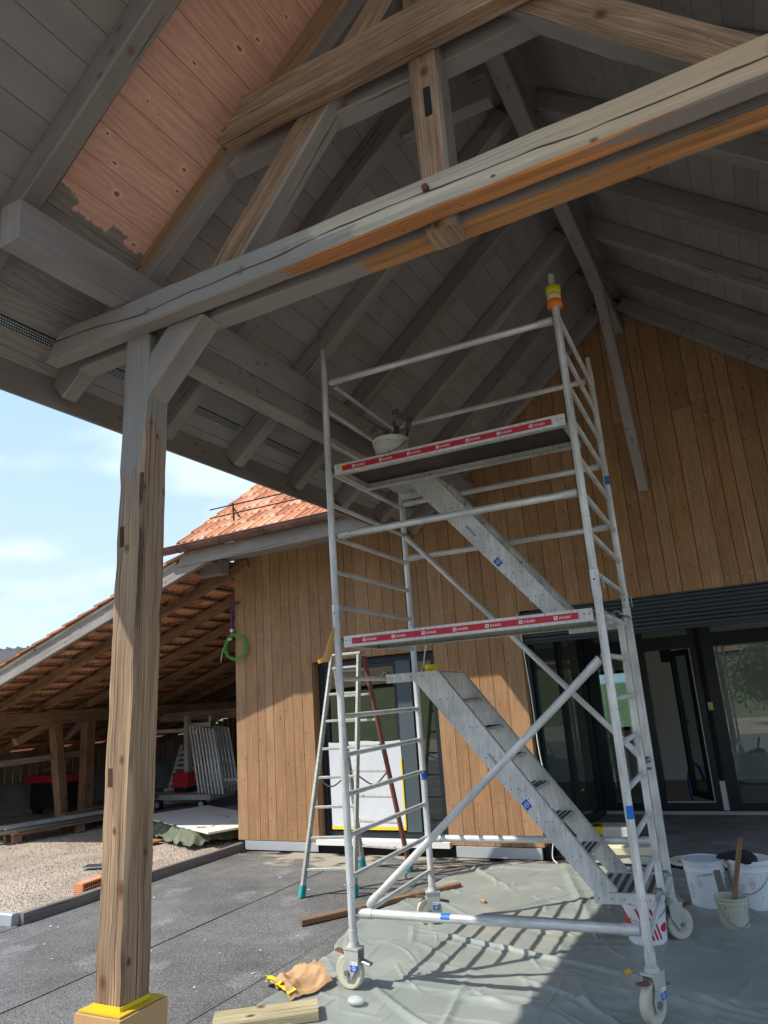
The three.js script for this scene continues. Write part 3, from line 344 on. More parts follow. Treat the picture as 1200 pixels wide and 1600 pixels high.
// recess: concrete floor, glazed side and back, room behind
const ZG = -6.55;
{ struct('recess_floor', box(OP.x0 + 0.02, OP.x1, -0.03, 0.008, ZG - 0.1, ZF - 0.2, { su: 1.4, sv: 1.4, ou: 0.3 }), M.conc);
  struct('room_floor', box(-3.6, 5.4, -0.05, 0.004, -10.2, ZF - 0.25).translate(0, -0.004, 0), flat(0x7d6c5e, 0.7));
  for (const [a, b, c, d] of [[-3.66, -0.5, 0, 2.75], [-0.5, 0.25, 0, 0.9], [-0.5, 0.25, 2.0, 2.75], [0.25, 2.75, 0, 2.75], [2.75, 5.2, 2.4, 2.75], [5.2, 5.5, 0, 2.75]]) mesh('room_wall', box(a + 0.001, b, c, d, -10.3, -10.2), M.plaster, house);
  mesh('room_wall', box(5.4, 5.5, 0, 0.4, -10.19, ZF - 0.25), M.plaster, house); mesh('room_wall', box(5.4, 5.5, 2.3, 2.75, -10.19, ZF - 0.25), M.plaster, house); mesh('room_wall', box(5.4, 5.5, 0.4, 2.3, -10.19, -9.7), M.plaster, house); mesh('room_wall', box(5.4, 5.5, 0.4, 2.3, -6.9, ZF - 0.25), M.plaster, house);  // gap in this unseen wall is added to let daylight into the room
  { const bw = grp('rear_and_added_window', house); frameRect(bw, 'frame', -0.5, 0.25, 0.9, 2.0, -10.22, 0.06, 0.06, M.frame); mesh('pane', box(-0.44, 0.19, 0.96, 1.94, -10.252, -10.248), M.glass, bw); frameRect(bw, 'frame', 2.75, 5.2, 0.01, 2.4, -10.22, 0.06, 0.06, M.frame); mesh('pane', box(2.81, 5.14, 0.07, 2.34, -10.252, -10.248), M.glass, bw); }  // small left window is real; wide right one is added to light the room
  mesh('room_ceiling', box(-3.66, 5.5, 2.72, 2.8, -10.3, ZF - 0.25), M.plaster, house);
  mesh('recess_ceiling', box(OP.x0 - 0.1, OP.x1, 2.645, 2.7, ZG, ZF - 0.25), M.plaster, house);
  const side = grp('glazed_side', house), z0 = ZF - 0.27, n = 2, xs = OP.x0 + 0.05;
  for (let i = 0; i <= n; i++) { const z = lerp(z0, ZG + 0.06, i / n); mesh('mullion', box(xs - 0.08, xs, 0.01, 2.64, z - 0.05, z + 0.05), M.frame, side); }
  for (let i = 0; i < n; i++) { const a = lerp(z0, ZG + 0.06, i / n) - 0.052, b = lerp(z0, ZG + 0.06, (i + 1) / n) + 0.052; mesh('rail', box(xs - 0.078, xs - 0.002, 0.01, 0.11, b, a), M.frame, side); mesh('rail', box(xs - 0.078, xs - 0.002, 2.52, 2.638, b, a), M.frame, side); mesh('pane', box(xs - 0.042, xs - 0.038, 0.11, 2.52, b, a), M.glass, side); }
  const back = grp('glazed_front', house), bars = [[0.22, 0.40], [0.98, 1.08], [1.69, 1.77], [1.84, 1.99], [2.95, 3.1], [4.5, 4.62]];
  for (const [a, b] of bars) mesh('mullion', box(a, b, 0.05, 2.64, ZG - 0.1, ZG), M.frame, back);
  mesh('mullion', box(1.771, 1.839, 0.42, 2.64, ZG - 0.09, ZG - 0.012), M.black, back); mesh('insulation_strip', box(1.771, 1.839, 0.06, 0.419, ZG - 0.05, ZG - 0.008), M.white, back);
  for (const [a, b] of [[0.401, 0.979], [1.081, 1.689], [1.991, 2.949], [3.101, 4.499]]) { mesh('rail', box(a, b, 0.05, 0.15, ZG - 0.1, ZG - 0.002), M.frame, back); mesh('rail', box(a, b, 2.16, 2.34, ZG - 0.1, ZG - 0.002), M.frame, back); mesh('rail', box(a, b, 2.52, 2.638, ZG - 0.1, ZG - 0.002), M.frame, back); mesh('pane', box(a, b, 2.34, 2.52, ZG - 0.052, ZG - 0.048), M.glass, back); if (a !== 1.081) mesh('pane', box(a, b, 0.15, 2.16, ZG - 0.052, ZG - 0.048), M.glass, back); }
  mesh('threshold', box(0.26, 4.6, 0.009, 0.049, ZG - 0.1, ZG + 0.03), M.zinc, back);
  mesh('seal_strip', box(1.083, 1.688, 0.152, 0.163, ZG - 0.03, ZG - 0.02), M.white, back); mesh('seal_strip', box(1.672, 1.686, 0.164, 2.158, ZG - 0.03, ZG - 0.02), M.white, back);
  const leaf = grp('door_leaf', house); const lw = 0.6, a = 1.05; const add = (n, g, m) => mesh(n, g, m, leaf); // open inwards, hinged on its right
  add('stile', box(-0.08, 0, 0, 2.0, -0.03, 0.03), M.frame); add('stile', box(-lw, -lw + 0.08, 0, 2.0, -0.03, 0.03), M.frame); add('rail', box(-lw + 0.081, -0.081, 0, 0.09, -0.029, 0.029), M.frame); add('rail', box(-lw + 0.081, -0.081, 1.92, 2.0, -0.029, 0.029), M.frame); add('pane', box(-lw + 0.08, -0.08, 0.09, 1.92, -0.002, 0.002), M.glass); leaf.position.set(1.665, 0.155, ZG - 0.14); leaf.rotation.y = -a;
  mesh('note', box(1.80, 1.86, 1.32, 1.42, ZG - 0.01, ZG + 0.004), flat(0xcbd08a, 0.8), back);
  single('socket_box', new THREE.CylinderGeometry(0.035, 0.035, 0.02, 16).rotateX(Math.PI / 2).translate(1.13, 1.0, -10.19), M.black, 'black round socket hole in the pale room wall behind the open glass door', 'socket');
  single('hanging_box', box(0.98, 1.16, 2.05, 2.45, -9.2, -9.1), flat(0x4a2d22, 0.8), 'dark brown box hanging at the top of the open doorway', 'box');
  single('blue_hose', hose([[1.5, 0.3, -7.6], [1.42, 0.5, -7.7], [1.34, 0.52, -7.75], [1.28, 0.36, -7.7], [1.27, 0.15, -7.65], [1.3, 0.03, -7.6]], 0.022), flat(0x1d4f8f, 0.6), 'curved blue hose standing on the floor inside the open glass door', 'hose'); }
single('white_cable', hose([[0.2, 2.6, ZF + 0.02], [0.225, 2.2, ZF + 0.03], [0.25, 1.7, ZF + 0.02], [0.27, 1.1, ZF + 0.03], [0.33, 0.62, ZF + 0.04], [0.33, 0.3, ZF + 0.06], [0.3, 0.05, ZF + 0.1], [0.36, 0.02, ZF + 0.16], [0.33, 0.02, ZF + 0.22]], 0.006, 80), M.white, 'thin white cable hanging down beside the dark recess', 'cable');
// eave of the main roof: gutter, fascia, soffit rafters, tiles
const tTile = bytesTex(256, 256, (u, v) => { const s = fbm(u * 5, v * 5, 4, 5, 5, 131), f = noise(u * 60, v * 60, 60, 60, 132); let c = mix3([196, 136, 102], [234, 190, 154], s); return mix3(c, [150, 100, 78], (f > 0.8 ? 0.35 : 0)); });
const tileMats = [0xffffff, 0xf2dccc, 0xe4c8b8, 0xfff0e0, 0xd9b9a6].map((c) => std({ map: tTile, color: c, roughness: 0.85 }));
function tileGeo(w, l) { // interlocking tile: two rolls along its length, curled nose
  const prof = [[0, 0.004], [0.08, 0.024], [0.18, 0.026], [0.27, 0.006], [0.42, 0.0], [0.52, 0.02], [0.62, 0.022], [0.72, 0.004], [1, 0.0]]; const pos = [], uv = [], T = 0.014, rows = [[0, 0.0], [0.04, 0.012], [1, -0.014]];
  const P = (k, j, low) => [prof[k][0] * w, prof[k][1] + rows[j][1] - (low ? T : 0), -rows[j][0] * l];
  const quad = (a, b, c, d) => { for (const q of [a, b, c, a, c, d]) { pos.push(...q); uv.push(q[0] / 0.3, q[2] / 0.3); } };
  for (let k = 0; k < prof.length - 1; k++) { for (let j = 0; j < 2; j++) { quad(P(k, j), P(k + 1, j), P(k + 1, j + 1), P(k, j + 1)); } quad(P(k, 0, 1), P(k, 2, 1), P(k + 1, 2, 1), P(k + 1, 0, 1)); quad(P(k, 0, 1), P(k + 1, 0, 1), P(k + 1, 0), P(k, 0)); }
  const e = prof.length - 1; for (const k of [0, e]) quad(P(k, 0, 1), P(k, 0), P(k, 2), P(k, 2, 1));
  const g = new THREE.BufferGeometry(); g.setAttribute('position', new THREE.Float32BufferAttribute(pos, 3)); g.setAttribute('uv', new THREE.Float32BufferAttribute(uv, 2)); g.computeVertexNormals(); return g; }
const TG = tileGeo(0.235, 0.40);
{ const roof = grp('tile_roof', house), r = rng(606), pitch = 35 * Math.PI / 180; roof.position.set(-4.05, 3.93, -2.70); roof.rotation.x = pitch;
  mesh('roof_board', box(0, 3.06, -0.055, -0.03, -2.6, -0.03), M.barn, roof);
  for (let j = 0; j < 8; j++) for (let i = 0; i < 13; i++) { const t = mesh('tile', TG, tileMats[Math.floor(r() * 5)], roof); t.position.set(i * 0.234, 0.014 + (r() - 0.5) * 0.006, -j * 0.325); t.rotation.y = (r() - 0.5) * 0.012; }
  const snow = grp('snow_guard', house); for (const [x, k] of [[-3.35, 0], [-2.1, 0]]) { const y = 4.28, z = -3.03; mesh('bracket', merged([rod(V(x, y - 0.1, z), V(x, y + 0.17, z + 0.02), 0.012, 6), rod(V(x, y + 0.1, z), V(x + 0.0, y - 0.05, z - 0.2), 0.01, 6)]), M.black, snow); } for (const dy of [0.03, 0.15]) mesh('rail', rod(V(-3.75, 4.28 + dy, -3.015), V(-1.1, 4.28 + dy, -3.015), 0.009, 6), M.black, snow);
  const gut = grp('gutter', house);  
  const pts = []; for (let a = 0; a <= 14; a++) { const t = Math.PI * (1 + a / 14); pts.push([Math.cos(t) * 0.078, Math.sin(t) * 0.078]); }
  const pos = [], uv = []; const X0 = -4.28, X1 = -1.2; const Y = (x) => 3.885 + 0.012 * (x + 4.28); for (let a = 0; a < 14; a++) { const [c, d] = [pts[a], pts[a + 1]]; for (const [q, x] of [[c, X0], [d, X0], [d, X1], [c, X0], [d, X1], [c, X1]]) { pos.push(x, Y(x) + q[1], -2.645 + q[0]); uv.push(x / 1.2, q[0] * 4); } } const ng = new THREE.BufferGeometry(); ng.setAttribute('position', new THREE.Float32BufferAttribute(pos, 3)); ng.setAttribute('uv', new THREE.Float32BufferAttribute(uv, 2)); ng.computeVertexNormals();
  mesh('trough', ng, std({ ...{}, map: M.copper.map, roughness: 0.5, metalness: 0.45, side: THREE.DoubleSide }), gut); mesh('bead', rod(V(X0, Y(X0) + 0.004, -2.566), V(X1, Y(X1) + 0.004, -2.566), 0.009, 8), M.copper, gut);
  for (const x of [-3.95, -3.25, -2.55, -1.85]) { const t = new THREE.TorusGeometry(0.08, 0.006, 6, 14, Math.PI); t.rotateZ(Math.PI); t.rotateY(Math.PI / 2); t.translate(x, Y(x), -2.645); mesh('gutter_strap', t, M.copper, gut); }
  mesh('gutter_end', new THREE.CircleGeometry(0.078, 14, Math.PI, Math.PI).rotateY(-Math.PI / 2).translate(X0, Y(X0), -2.645), M.copper, gut);
  mesh('fascia_board', beam(V(-4.02, 3.735, -2.74), V(-1.1, 3.775, -2.74), 0.03, 0.19, { jit: 0.001, cutA: 0.06 }), woodMat(tPaint, { color: 0xffffff }), house);
  mesh('soffit_board', box(-3.98, -1.1, 3.83, 3.85, -3.66, -2.76, { grain: 'x', su: 2, sv: 0.5 }), M.paint, house); mesh('wall_plate', box(-4.3, -3.88, 3.62, 3.82, -3.55, -3.36, { su: 2, sv: 0.5 }), M.paint, house); }

// ---------------------------------------------------------------- open barn with a low tiled lean-to roof
const barn = thing('open_barn', 'open-fronted timber barn with a low sloping tiled roof left of the house', 'barn');
const BP = 0.32, BA = Math.atan(BP), barnY = (x) => 3.62 + BP * (x + 3.65);
{ const zs = [-2.86, -3.65, -4.55, -5.45, -6.4, -7.35, -8.3, -9.25, -10.2];
  zs.forEach((z, i) => mesh('rafter', beam(V(-3.6, barnY(-3.6) + 0.12, z), V(-11.8, barnY(-11.8) + 0.12, z), 0.095, 0.13, { seed: 300 + i, jit: 0.006 }), i ? M.barnLight : M.paint2, barn));
  mesh('verge_board', beam(V(-3.62, barnY(-3.62) + 0.11, -2.76), V(-11.9, barnY(-11.9) + 0.11, -2.76), 0.03, 0.2, { jit: 0.002 }), M.paint, barn);
  mesh('verge_trim', beam(V(-4.1, barnY(-4.1) + 0.23, -2.748), V(-11.9, barnY(-11.9) + 0.23, -2.748), 0.035, 0.05, { jit: 0.001 }), M.grey, barn);
  const roof = grp('barn_roof', barn); roof.rotation.order = 'ZYX'; roof.rotation.z = BA; roof.rotation.y = -Math.PI / 2; roof.position.set(-11.95, barnY(-11.95) + 0.275, -11.65);
  const r = rng(707), rest = [];
  for (let c = 0; c < 38; c++) for (let k = 0; k < 25; k++) { const px = c * 0.236, pz = -k * 0.335, ty = (r() - 0.5) * 0.008; if (c >= 26) { const t = mesh('tile', TG, tileMats[Math.floor(r() * 5)], roof); t.position.set(px, 0.014 + ty, pz); } else rest.push(TG.clone().translate(px, 0.014 + ty, pz)); }
  stuff(mesh('far_tiles', merged(rest), tileMats[2], roof));
  for (let k = 0; k < 25; k++) mesh('batten', box(-0.1, 8.85, -0.05, -0.018, -k * 0.335 - 0.37, -k * 0.335 - 0.33), M.barn, roof);
  mesh('eave_beam', beam(V(-8.9, 1.87, -3.2), V(-8.9, 1.87, -11), 0.2, 0.22, { seed: 320, jit: 0.008 }), M.barnLight, barn);
  mesh('post', beam(V(-8.9, 0, -5.02), V(-8.9, 1.76, -4.78), 0.17, 0.16, { seed: 321, up: V(0, 0, 1), jit: 0.006 }), M.barnLight, barn); mesh('post', beam(V(-8.9, 0, -5.5), V(-8.9, 1.76, -5.5), 0.19, 0.19, { seed: 322, up: V(0, 0, 1), jit: 0.006 }), M.barnLight, barn); mesh('post', beam(V(-8.9, 0, -8.9), V(-8.9, 1.76, -8.9), 0.19, 0.19, { seed: 323, up: V(0, 0, 1) }), M.barn, barn);
  mesh('knee_brace', beam(V(-8.9, 1.5, -4.0), V(-8.9, 1.78, -4.65), 0.13, 0.13, { seed: 325 }), M.barnLight, barn); mesh('knee_brace', beam(V(-8.9, 1.45, -4.95), V(-8.9, 1.76, -5.35), 0.1, 0.1, { seed: 326 }), M.barn, barn);
  mesh('cross_rail', beam(V(-8.95, 1.16, -3.1), V(-8.95, 1.2, -5.45), 0.08, 0.1, { seed: 327 }), M.barn, barn);
  mesh('tie', beam(V(-8.9, 1.72, -7.4), V(-4.0, 1.72, -7.4), 0.16, 0.18, { seed: 328 }), M.barn, barn);
  const wl = grp('side_wall', barn); mesh('footing', box(-11.8, -11.55, 0, 0.62, -12, -1.2, { su: 2, sv: 2 }), M.conc, wl); for (let i = 0; i < 58; i++) mesh('plank', box(-11.7, -11.67, 0.6, 1.25, -1.2 - i * 0.185 - 0.172, -1.2 - i * 0.185, { grain: 'y', su: 2, sv: 0.5, ou: i * 0.37, ov: i * 0.21 }), M.barn, wl); for (const z of [-3, -5.5, -8]) mesh('stud', beam(V(-11.6, 0.62, z), V(-11.6, 1.02, z), 0.12, 0.12, { up: V(0, 0, 1) }), M.barn, wl);
  const wb = grp('back_wall', barn); for (let i = 0; i < 44; i++) { const r1 = hash(i, 4, 9); mesh('plank', box(-11.6 + i * 0.176, -11.6 + i * 0.176 + 0.15 + 0.012 * r1, 0.05, barnY(-11.6 + i * 0.176) + 0.22, -11.5 - 0.03, -11.5, { grain: 'y', su: 2, sv: 0.5, ou: i * 0.31, ov: i * 0.17 }), M.barn, wb); }
  for (const y of [0.5, 1.25]) mesh('rail', box(-11.6, -3.9, y, y + 0.12, -11.49, -11.42), M.barn, wb); }
struct('barn_slab', box(-8.4, -3.95, -0.02, 0.018, -10.5, -5.6, { su: 1.6, sv: 1.6 }), M.conc);

// stored things in the barn and yard
{ const rack = thing('scaffold_trailer', 'low grey trailer with a tall aluminium rack post inside the barn', 'trailer', [-7.3, 0, -7.0]);
  mesh('bed', box(-1.25, 0.35, 0.2, 0.29, -0.35, 0.35), M.aluDull, rack); mesh('post', box(-0.62, -0.52, 0.3, 1.72, -0.1, 0), M.aluDull, rack); mesh('arm', box(-1.5, -0.63, 1.42, 1.49, -0.09, -0.03), M.aluDull, rack); mesh('arm', box(-0.51, 0.05, 1.5, 1.58, -0.09, -0.03), M.aluDull, rack); mesh('hook', box(0.0, 0.05, 1.48, 1.7, -0.1, -0.02), M.aluDull, rack);
  for (const x of [-1.0, 0.1]) { const w = mesh('wheel', new THREE.CylinderGeometry(0.11, 0.11, 0.06, 18).rotateX(Math.PI / 2).translate(x, 0.11, 0.3), M.black, rack); mesh('rim', new THREE.CylinderGeometry(0.06, 0.06, 0.066, 14).rotateX(Math.PI / 2).translate(x, 0.11, 0.3), M.aluDull, w); mesh('axle_bracket', box(x - 0.04, x + 0.04, 0.12, 0.2, 0.2, 0.26), M.aluDull, rack); }
  const where = ['nearest the rack post', 'second from the rack post', 'third from the rack post', 'fourth from the rack post', 'fifth from the rack post', 'sixth from the rack post', 'seventh from the rack post', 'beside the house corner'];
  for (let i = 0; i < 8; i++) { const f = thing('leaning_frame', `bare aluminium scaffold frame leaning in the barn, ${where[i]}`, 'scaffold frame', [-7.46 + i * 0.11, 0.29, -6.92 + i * 0.03], 0.1, 'scaffold frames leaning in the barn'); const top = V(-0.26, 1.25 - i * 0.012, -0.06);
    for (const dz of [0, -0.5]) mesh('upright', rod(V(0, 0, dz), top.clone().add(V(0, 0, dz)), 0.024, 8), M.alu, f); for (const t of [0.12, 0.42, 0.72, 0.96]) mesh('rung', rod(top.clone().multiplyScalar(t), top.clone().multiplyScalar(t).add(V(0, 0, -0.5)), 0.018, 8), M.alu, f); }
  const lad = thing('wall_ladder', 'white metal ladder top showing above the leaning frames by the house corner', 'ladder', [-6.35, 0, -7.9]); for (const dx of [0, 0.24]) mesh('rail', rod(V(dx, 0, 0), V(dx - 0.28, 2.2, -0.1), 0.025, 8), M.aluDull, lad); for (let k = 1; k < 9; k++) mesh('rung', rod(V(-0.28 * k / 9, 2.2 * k / 9, -0.1 * k / 9), V(0.24 - 0.28 * k / 9, 2.2 * k / 9, -0.1 * k / 9), 0.015, 6), M.aluDull, lad);
  const sl = thing('slatted_panel', 'grey slatted stair panel leaning behind the porch post in the barn', 'panel', [-8.75, 0.3, -7.5], 0.15); for (let k = 0; k < 7; k++) mesh('slat', box(-0.02 + k * 0.035, 0.42 + k * 0.035, 0.08 + k * 0.1, 0.13 + k * 0.1, -0.02, 0.02), M.aluDull, sl); mesh('side_rail', beam(V(-0.03, 0, -0.01), V(0.27, 0.85, -0.01), 0.05, 0.05), M.aluDull, sl); mesh('side_rail', beam(V(0.44, 0, -0.01), V(0.72, 0.85, -0.01), 0.05, 0.05), M.aluDull, sl); mesh('foot_beam', box(-0.1, 0.9, -0.28, 0.02, -0.06, 0.08), M.aluDull, sl);
  const rc = thing('red_crate', 'red plastic crate beside the rack post in the barn', 'crate', [-7.98, 0.29, -7.1]); mesh('body', box(-0.18, 0.2, 0.1, 0.34, -0.15, 0.15), M.red, rc); mesh('base_block', box(-0.16, 0.18, 0.0, 0.1, -0.14, 0.14), M.black, rc); mesh('rim', box(-0.2, 0.22, 0.34, 0.37, -0.17, 0.17), M.red, rc);
  const mm = thing('red_machine', 'red and dark garden machine standing behind the leaning barn post', 'machine', [-10.6, 0, -6.3]); mesh('hood', box(-0.75, 0.45, 0.62, 0.76, -0.25, 0.25), M.red, mm); mesh('chassis', box(-0.6, 0.4, 0.12, 0.62, -0.22, 0.22), M.black, mm); for (const x of [-0.5, 0.3]) mesh('wheel', new THREE.CylinderGeometry(0.14, 0.14, 0.1, 18).rotateX(Math.PI / 2).translate(x, 0.14, 0.1), M.black, mm); mesh('handlebar', rod(V(-0.5, 0.83, 0), V(0.35, 1.02, 0.1), 0.02, 8), flat(0x8a8a2a, 0.6), mm); mesh('headlight', box(0.1, 0.36, 0.64, 0.76, 0.251, 0.262), M.white, mm);
  const pal = thing('pallet', 'low wooden pallet carrying metal profiles on the gravel by the barn', 'pallet', [-8.35, 0, -4.75], 1.28); for (let k = 0; k < 5; k++) mesh('deck_board', box(-1.1, 1.1, 0.12, 0.143, -0.4 + k * 0.18, -0.27 + k * 0.18, { su: 2, sv: 0.5, ou: k * 0.3 }), M.barnLight, pal); for (const x of [-1.0, 0, 1.0]) for (const z of [-0.34, 0, 0.34]) mesh('block', box(x - 0.06, x + 0.06, 0.0, 0.119, z - 0.06, z + 0.06), M.raw, pal);
  for (let k = 0; k < 6; k++) { const p = thing('metal_profile', ['wide dark grey metal sheet profile lying nearest the house on the pallet', 'grey metal channel in the middle of the pallet pile', 'thin light metal channel jutting furthest from the pallet pile', 'short grey metal channel on top of the pallet pile', 'dark metal channel at the far edge of the pallet pile', 'second dark metal channel beside the pallet edge'][k], 'metal profile', [-8.35 + [0.28, 0.05, -0.18, 0.1, -0.3, 0.2][k], 0.146 + [0, 0, 0, 0.052, 0, 0.052][k], -4.7 + [0, 0.1, 0.55, 0.2, 0.1, -0.1][k]], 1.28 + [0, 0.02, 0.06, -0.03, 0, 0.03][k], 'metal profiles on the pallet'); const w = [0.2, 0.12, 0.08, 0.1, 0.1, 0.12][k], h = 0.05, l = [2.6, 2.8, 2.9, 2.3, 2.4, 2.5][k]; mesh('web', box(-l / 2, l / 2, 0, 0.006, -w / 2, w / 2), k % 2 ? M.aluDull : M.steel, p); for (const s of [-1, 1]) mesh('flange', box(-l / 2, l / 2, 0.0061, h, s * w / 2 - (s > 0 ? 0.005 : 0), s * w / 2 + (s > 0 ? 0 : 0.005)), k % 2 ? M.aluDull : M.steel, p); }
  single('loose_plank', beam(V(-8.75, 0.2, -4.9), V(-8.3, 0.3, -6.6), 0.22, 0.04, { seed: 350 }), M.barnLight, 'brown plank lying askew on top of the metal profiles', 'plank');
  // tarp, boards on the gravel
  const tg = new THREE.PlaneGeometry(2.5, 1.8, 70, 50); tg.rotateX(-Math.PI / 2); { const p = tg.attributes.position; for (let i = 0; i < p.count; i++) { const x = p.getX(i), z = p.getZ(i), e = Math.min(1.25 - Math.abs(x), 0.9 - Math.abs(z)); p.setY(i, 0.012 + 0.11 * sstep(0.0, 0.22, e) + 0.06 * Math.pow(1 - Math.abs(2 * fbm(x * 3 + 5, z * 3 + 5, 3) - 1), 3) * (e < 0.4 ? 1 : 0.15)); p.setX(i, x + 0.12 * fbm(z * 3, 2, 2)); p.setZ(i, z + 0.15 * fbm(x * 2, 7, 2)); } tg.computeVertexNormals(); tg.scale(0.85, 1.25, 0.68); tg.rotateY(-0.43); tg.translate(-5.35, 0, -4.62); }
  single('tarpaulin', tg, std({ color: 0x5d6450, roughness: 0.6, side: THREE.DoubleSide }), 'rumpled olive grey tarpaulin under the white boards on the gravel', 'tarpaulin');
  single('white_board', beam(V(-6.55, 0.215, -5.3), V(-4.12, 0.20, -4.18), 1.2, 0.025, { jit: 0.001, seg: 6 }), flat(0xdcd8cc, 0.8), 'large pale board lying on the tarpaulin by the house corner', 'board');
  single('grey_board', beam(V(-6.6, 0.045, -6.35), V(-4.3, 0.045, -6.15), 0.9, 0.04, { jit: 0.001 }), flat(0x8d9193, 0.8), 'flat grey board on the slab behind the pale board', 'board');
  single('yellow_board', beam(V(-6.3, 0.03, -3.9), V(-5.55, 0.03, -3.75), 0.5, 0.022, { jit: 0.001 }), woodMat(tFacade, { color: 0xffe9b8 }), 'small yellowish wood panel lying on gravel right behind the porch post', 'board');
  const br = thing('hollow_brick', 'orange perforated brick lying on the gravel by the kerb', 'brick', [-4.2, 0.0, -1.6], 0.12); const bm = std({ map: tTile, color: 0xffe2cc, roughness: 0.9 }); mesh('body', box(-0.06, 0.06, 0, 0.115, -0.19, 0.19, { su: 0.3, sv: 0.3 }), bm, br); const hs = []; for (let a = 0; a < 11; a++) for (let b = 0; b < 2; b++) hs.push(box(0.0605, 0.0625, 0.018 + b * 0.047, 0.052 + b * 0.047, -0.165 + a * 0.031, -0.145 + a * 0.031)); stuff(mesh('hole', merged(hs), flat(0x2a130c, 1), br)); for (let k = 0; k < 5; k++) mesh('ridge', box(-0.05, 0.05, 0.012 + k * 0.021, 0.02 + k * 0.021, 0.19, 0.193), bm, br);  // brick holes are raised dark blocks, their inner shade put in as colour
  single('slate_piece', beam(V(-5.3, 0.02, -2.45), V(-5.0, 0.02, -2.55), 0.18, 0.02, { jit: 0.004 }), M.steel, 'flat grey slab fragment on the gravel behind the brick', 'slab');
  const far = thing('far_shed', 'distant dark shed roof with wavy ridge tiles at the left edge', 'shed', [-22, 0, -13], 0.62); mesh('wall', box(-6, 5, 0, 3.6, -5, 0), M.barn, far); mesh('roof', beam(V(-6.3, 3.95, 0.9), V(5.3, 3.95, 0.9), 3.4, 0.08, { up: V(0, 0.92, 0.38), jit: 0 }), flat(0x4a4a48, 0.9), far); for (let k = 0; k < 32; k++) mesh('ridge_tile', new THREE.CylinderGeometry(0.16, 0.16, 0.34, 10, 1, false, 0, Math.PI).rotateX(Math.PI / 2).rotateZ(0).translate(-6 + k * 0.36, 4.52, -0.6), flat(0x8d8a84, 0.9), far); }
{ const g = thing('cable_coil', 'purple conduit with a coil of green cable hanging from the house corner', 'cable', [-3.88, 2.6, ZF + 0.03]);
  mesh('conduit', hose([[0.1, 0.62, -0.02], [0.05, 0.6, 0.02], [0.02, 0.45, 0.04], [0.015, 0.25, 0.04]], 0.018), flat(0x4b2a72, 0.5), g); mesh('wire', hose([[0.015, 0.25, 0.04], [0.01, 0.18, 0.04], [-0.03, 0.12, 0.04]], 0.005, 20), flat(0xb8d0c0, 0.5), g); mesh('clip', box(-0.005, 0.035, 0.21, 0.25, 0.02, 0.06), M.white, g); mesh('clip', box(-0.05, 0.0, 0.1, 0.13, 0.02, 0.06), M.white, g);
  for (let k = 0; k < 3; k++) mesh('loop', new THREE.TorusGeometry(0.15 + k * 0.012, 0.0075, 6, 40).rotateY(0.1 * k).translate(0.06 + k * 0.012, 0, 0.03 + k * 0.012), flat(0x3f9a3c, 0.45), g); mesh('tail', hose([[-0.06, 0.09, 0.03], [-0.14, -0.02, 0.05], [-0.18, -0.18, 0.05]], 0.0065, 24), flat(0x9fcf8a, 0.45), g); }

// ---------------------------------------------------------------- rolling scaffold tower
const tower = thing('scaffold_tower', 'aluminium rolling scaffold tower with red striped platforms, stairs and four castors', 'scaffold', [0, 0, 0], 2.2436 * Math.PI / 180);
const TLn = 1.792, TW = 1.334, RU = 0.025, rungY = (k) => 0.41 + 0.25 * k;
const stick = (w, h, draw) => std({ map: canvasTex(w, h, draw), roughness: 0.45 });
const sBlue = stick(160, 200, (c, w, h) => { c.fillStyle = '#f0f0f0'; c.fillRect(0, 0, w, h); c.fillStyle = '#0f4fa5'; c.fillRect(0, 66, w, h - 66); c.fillStyle = '#c8102e'; c.fillRect(10, 14, 34, 38); c.fillStyle = '#fff'; c.fillRect(20, 24, 14, 12); c.fillStyle = '#223'; c.font = 'bold 34px sans-serif'; c.fillText('ASABI', 52, 46); c.strokeStyle = '#dfe9f7'; c.lineWidth = 8; c.beginPath(); c.arc(80, 132, 42, 0, 7); c.stroke(); c.fillStyle = '#dfe9f7'; c.font = 'bold 62px sans-serif'; c.fillText('2', 62, 154); });
const sSys = stick(300, 70, (c, w, h) => { c.fillStyle = '#c9cdca'; c.fillRect(0, 0, w, h); c.fillStyle = '#15211f'; c.font = 'italic bold 50px sans-serif'; c.fillText('SYSTEME', 22, 52); });
const sRed = stick(2048, 64, (c, w, h) => { c.fillStyle = '#b8192f'; c.fillRect(0, 0, w, h); c.fillStyle = '#e9c9c9'; for (let k = 0; k < 7; k++) { const x = 110 + k * 290; c.fillRect(x, 14, 34, 36); c.fillStyle = '#b8192f'; c.fillRect(x + 8, 22, 10, 10); c.fillRect(x + 20, 32, 8, 12); c.fillStyle = '#e9c9c9'; c.font = 'bold 34px sans-serif'; c.fillText('ASABI', x + 42, 45); } c.fillStyle = '#8f1426'; for (let k = 0; k < 26; k++) c.fillRect((k * 467) % w, (k * 29) % h, 5, 3); });
const frames = [grp('ladder_frame', tower), grp('ladder_frame', tower), grp('ladder_frame', tower), grp('ladder_frame', tower)]; // left low, left top, right low, right top
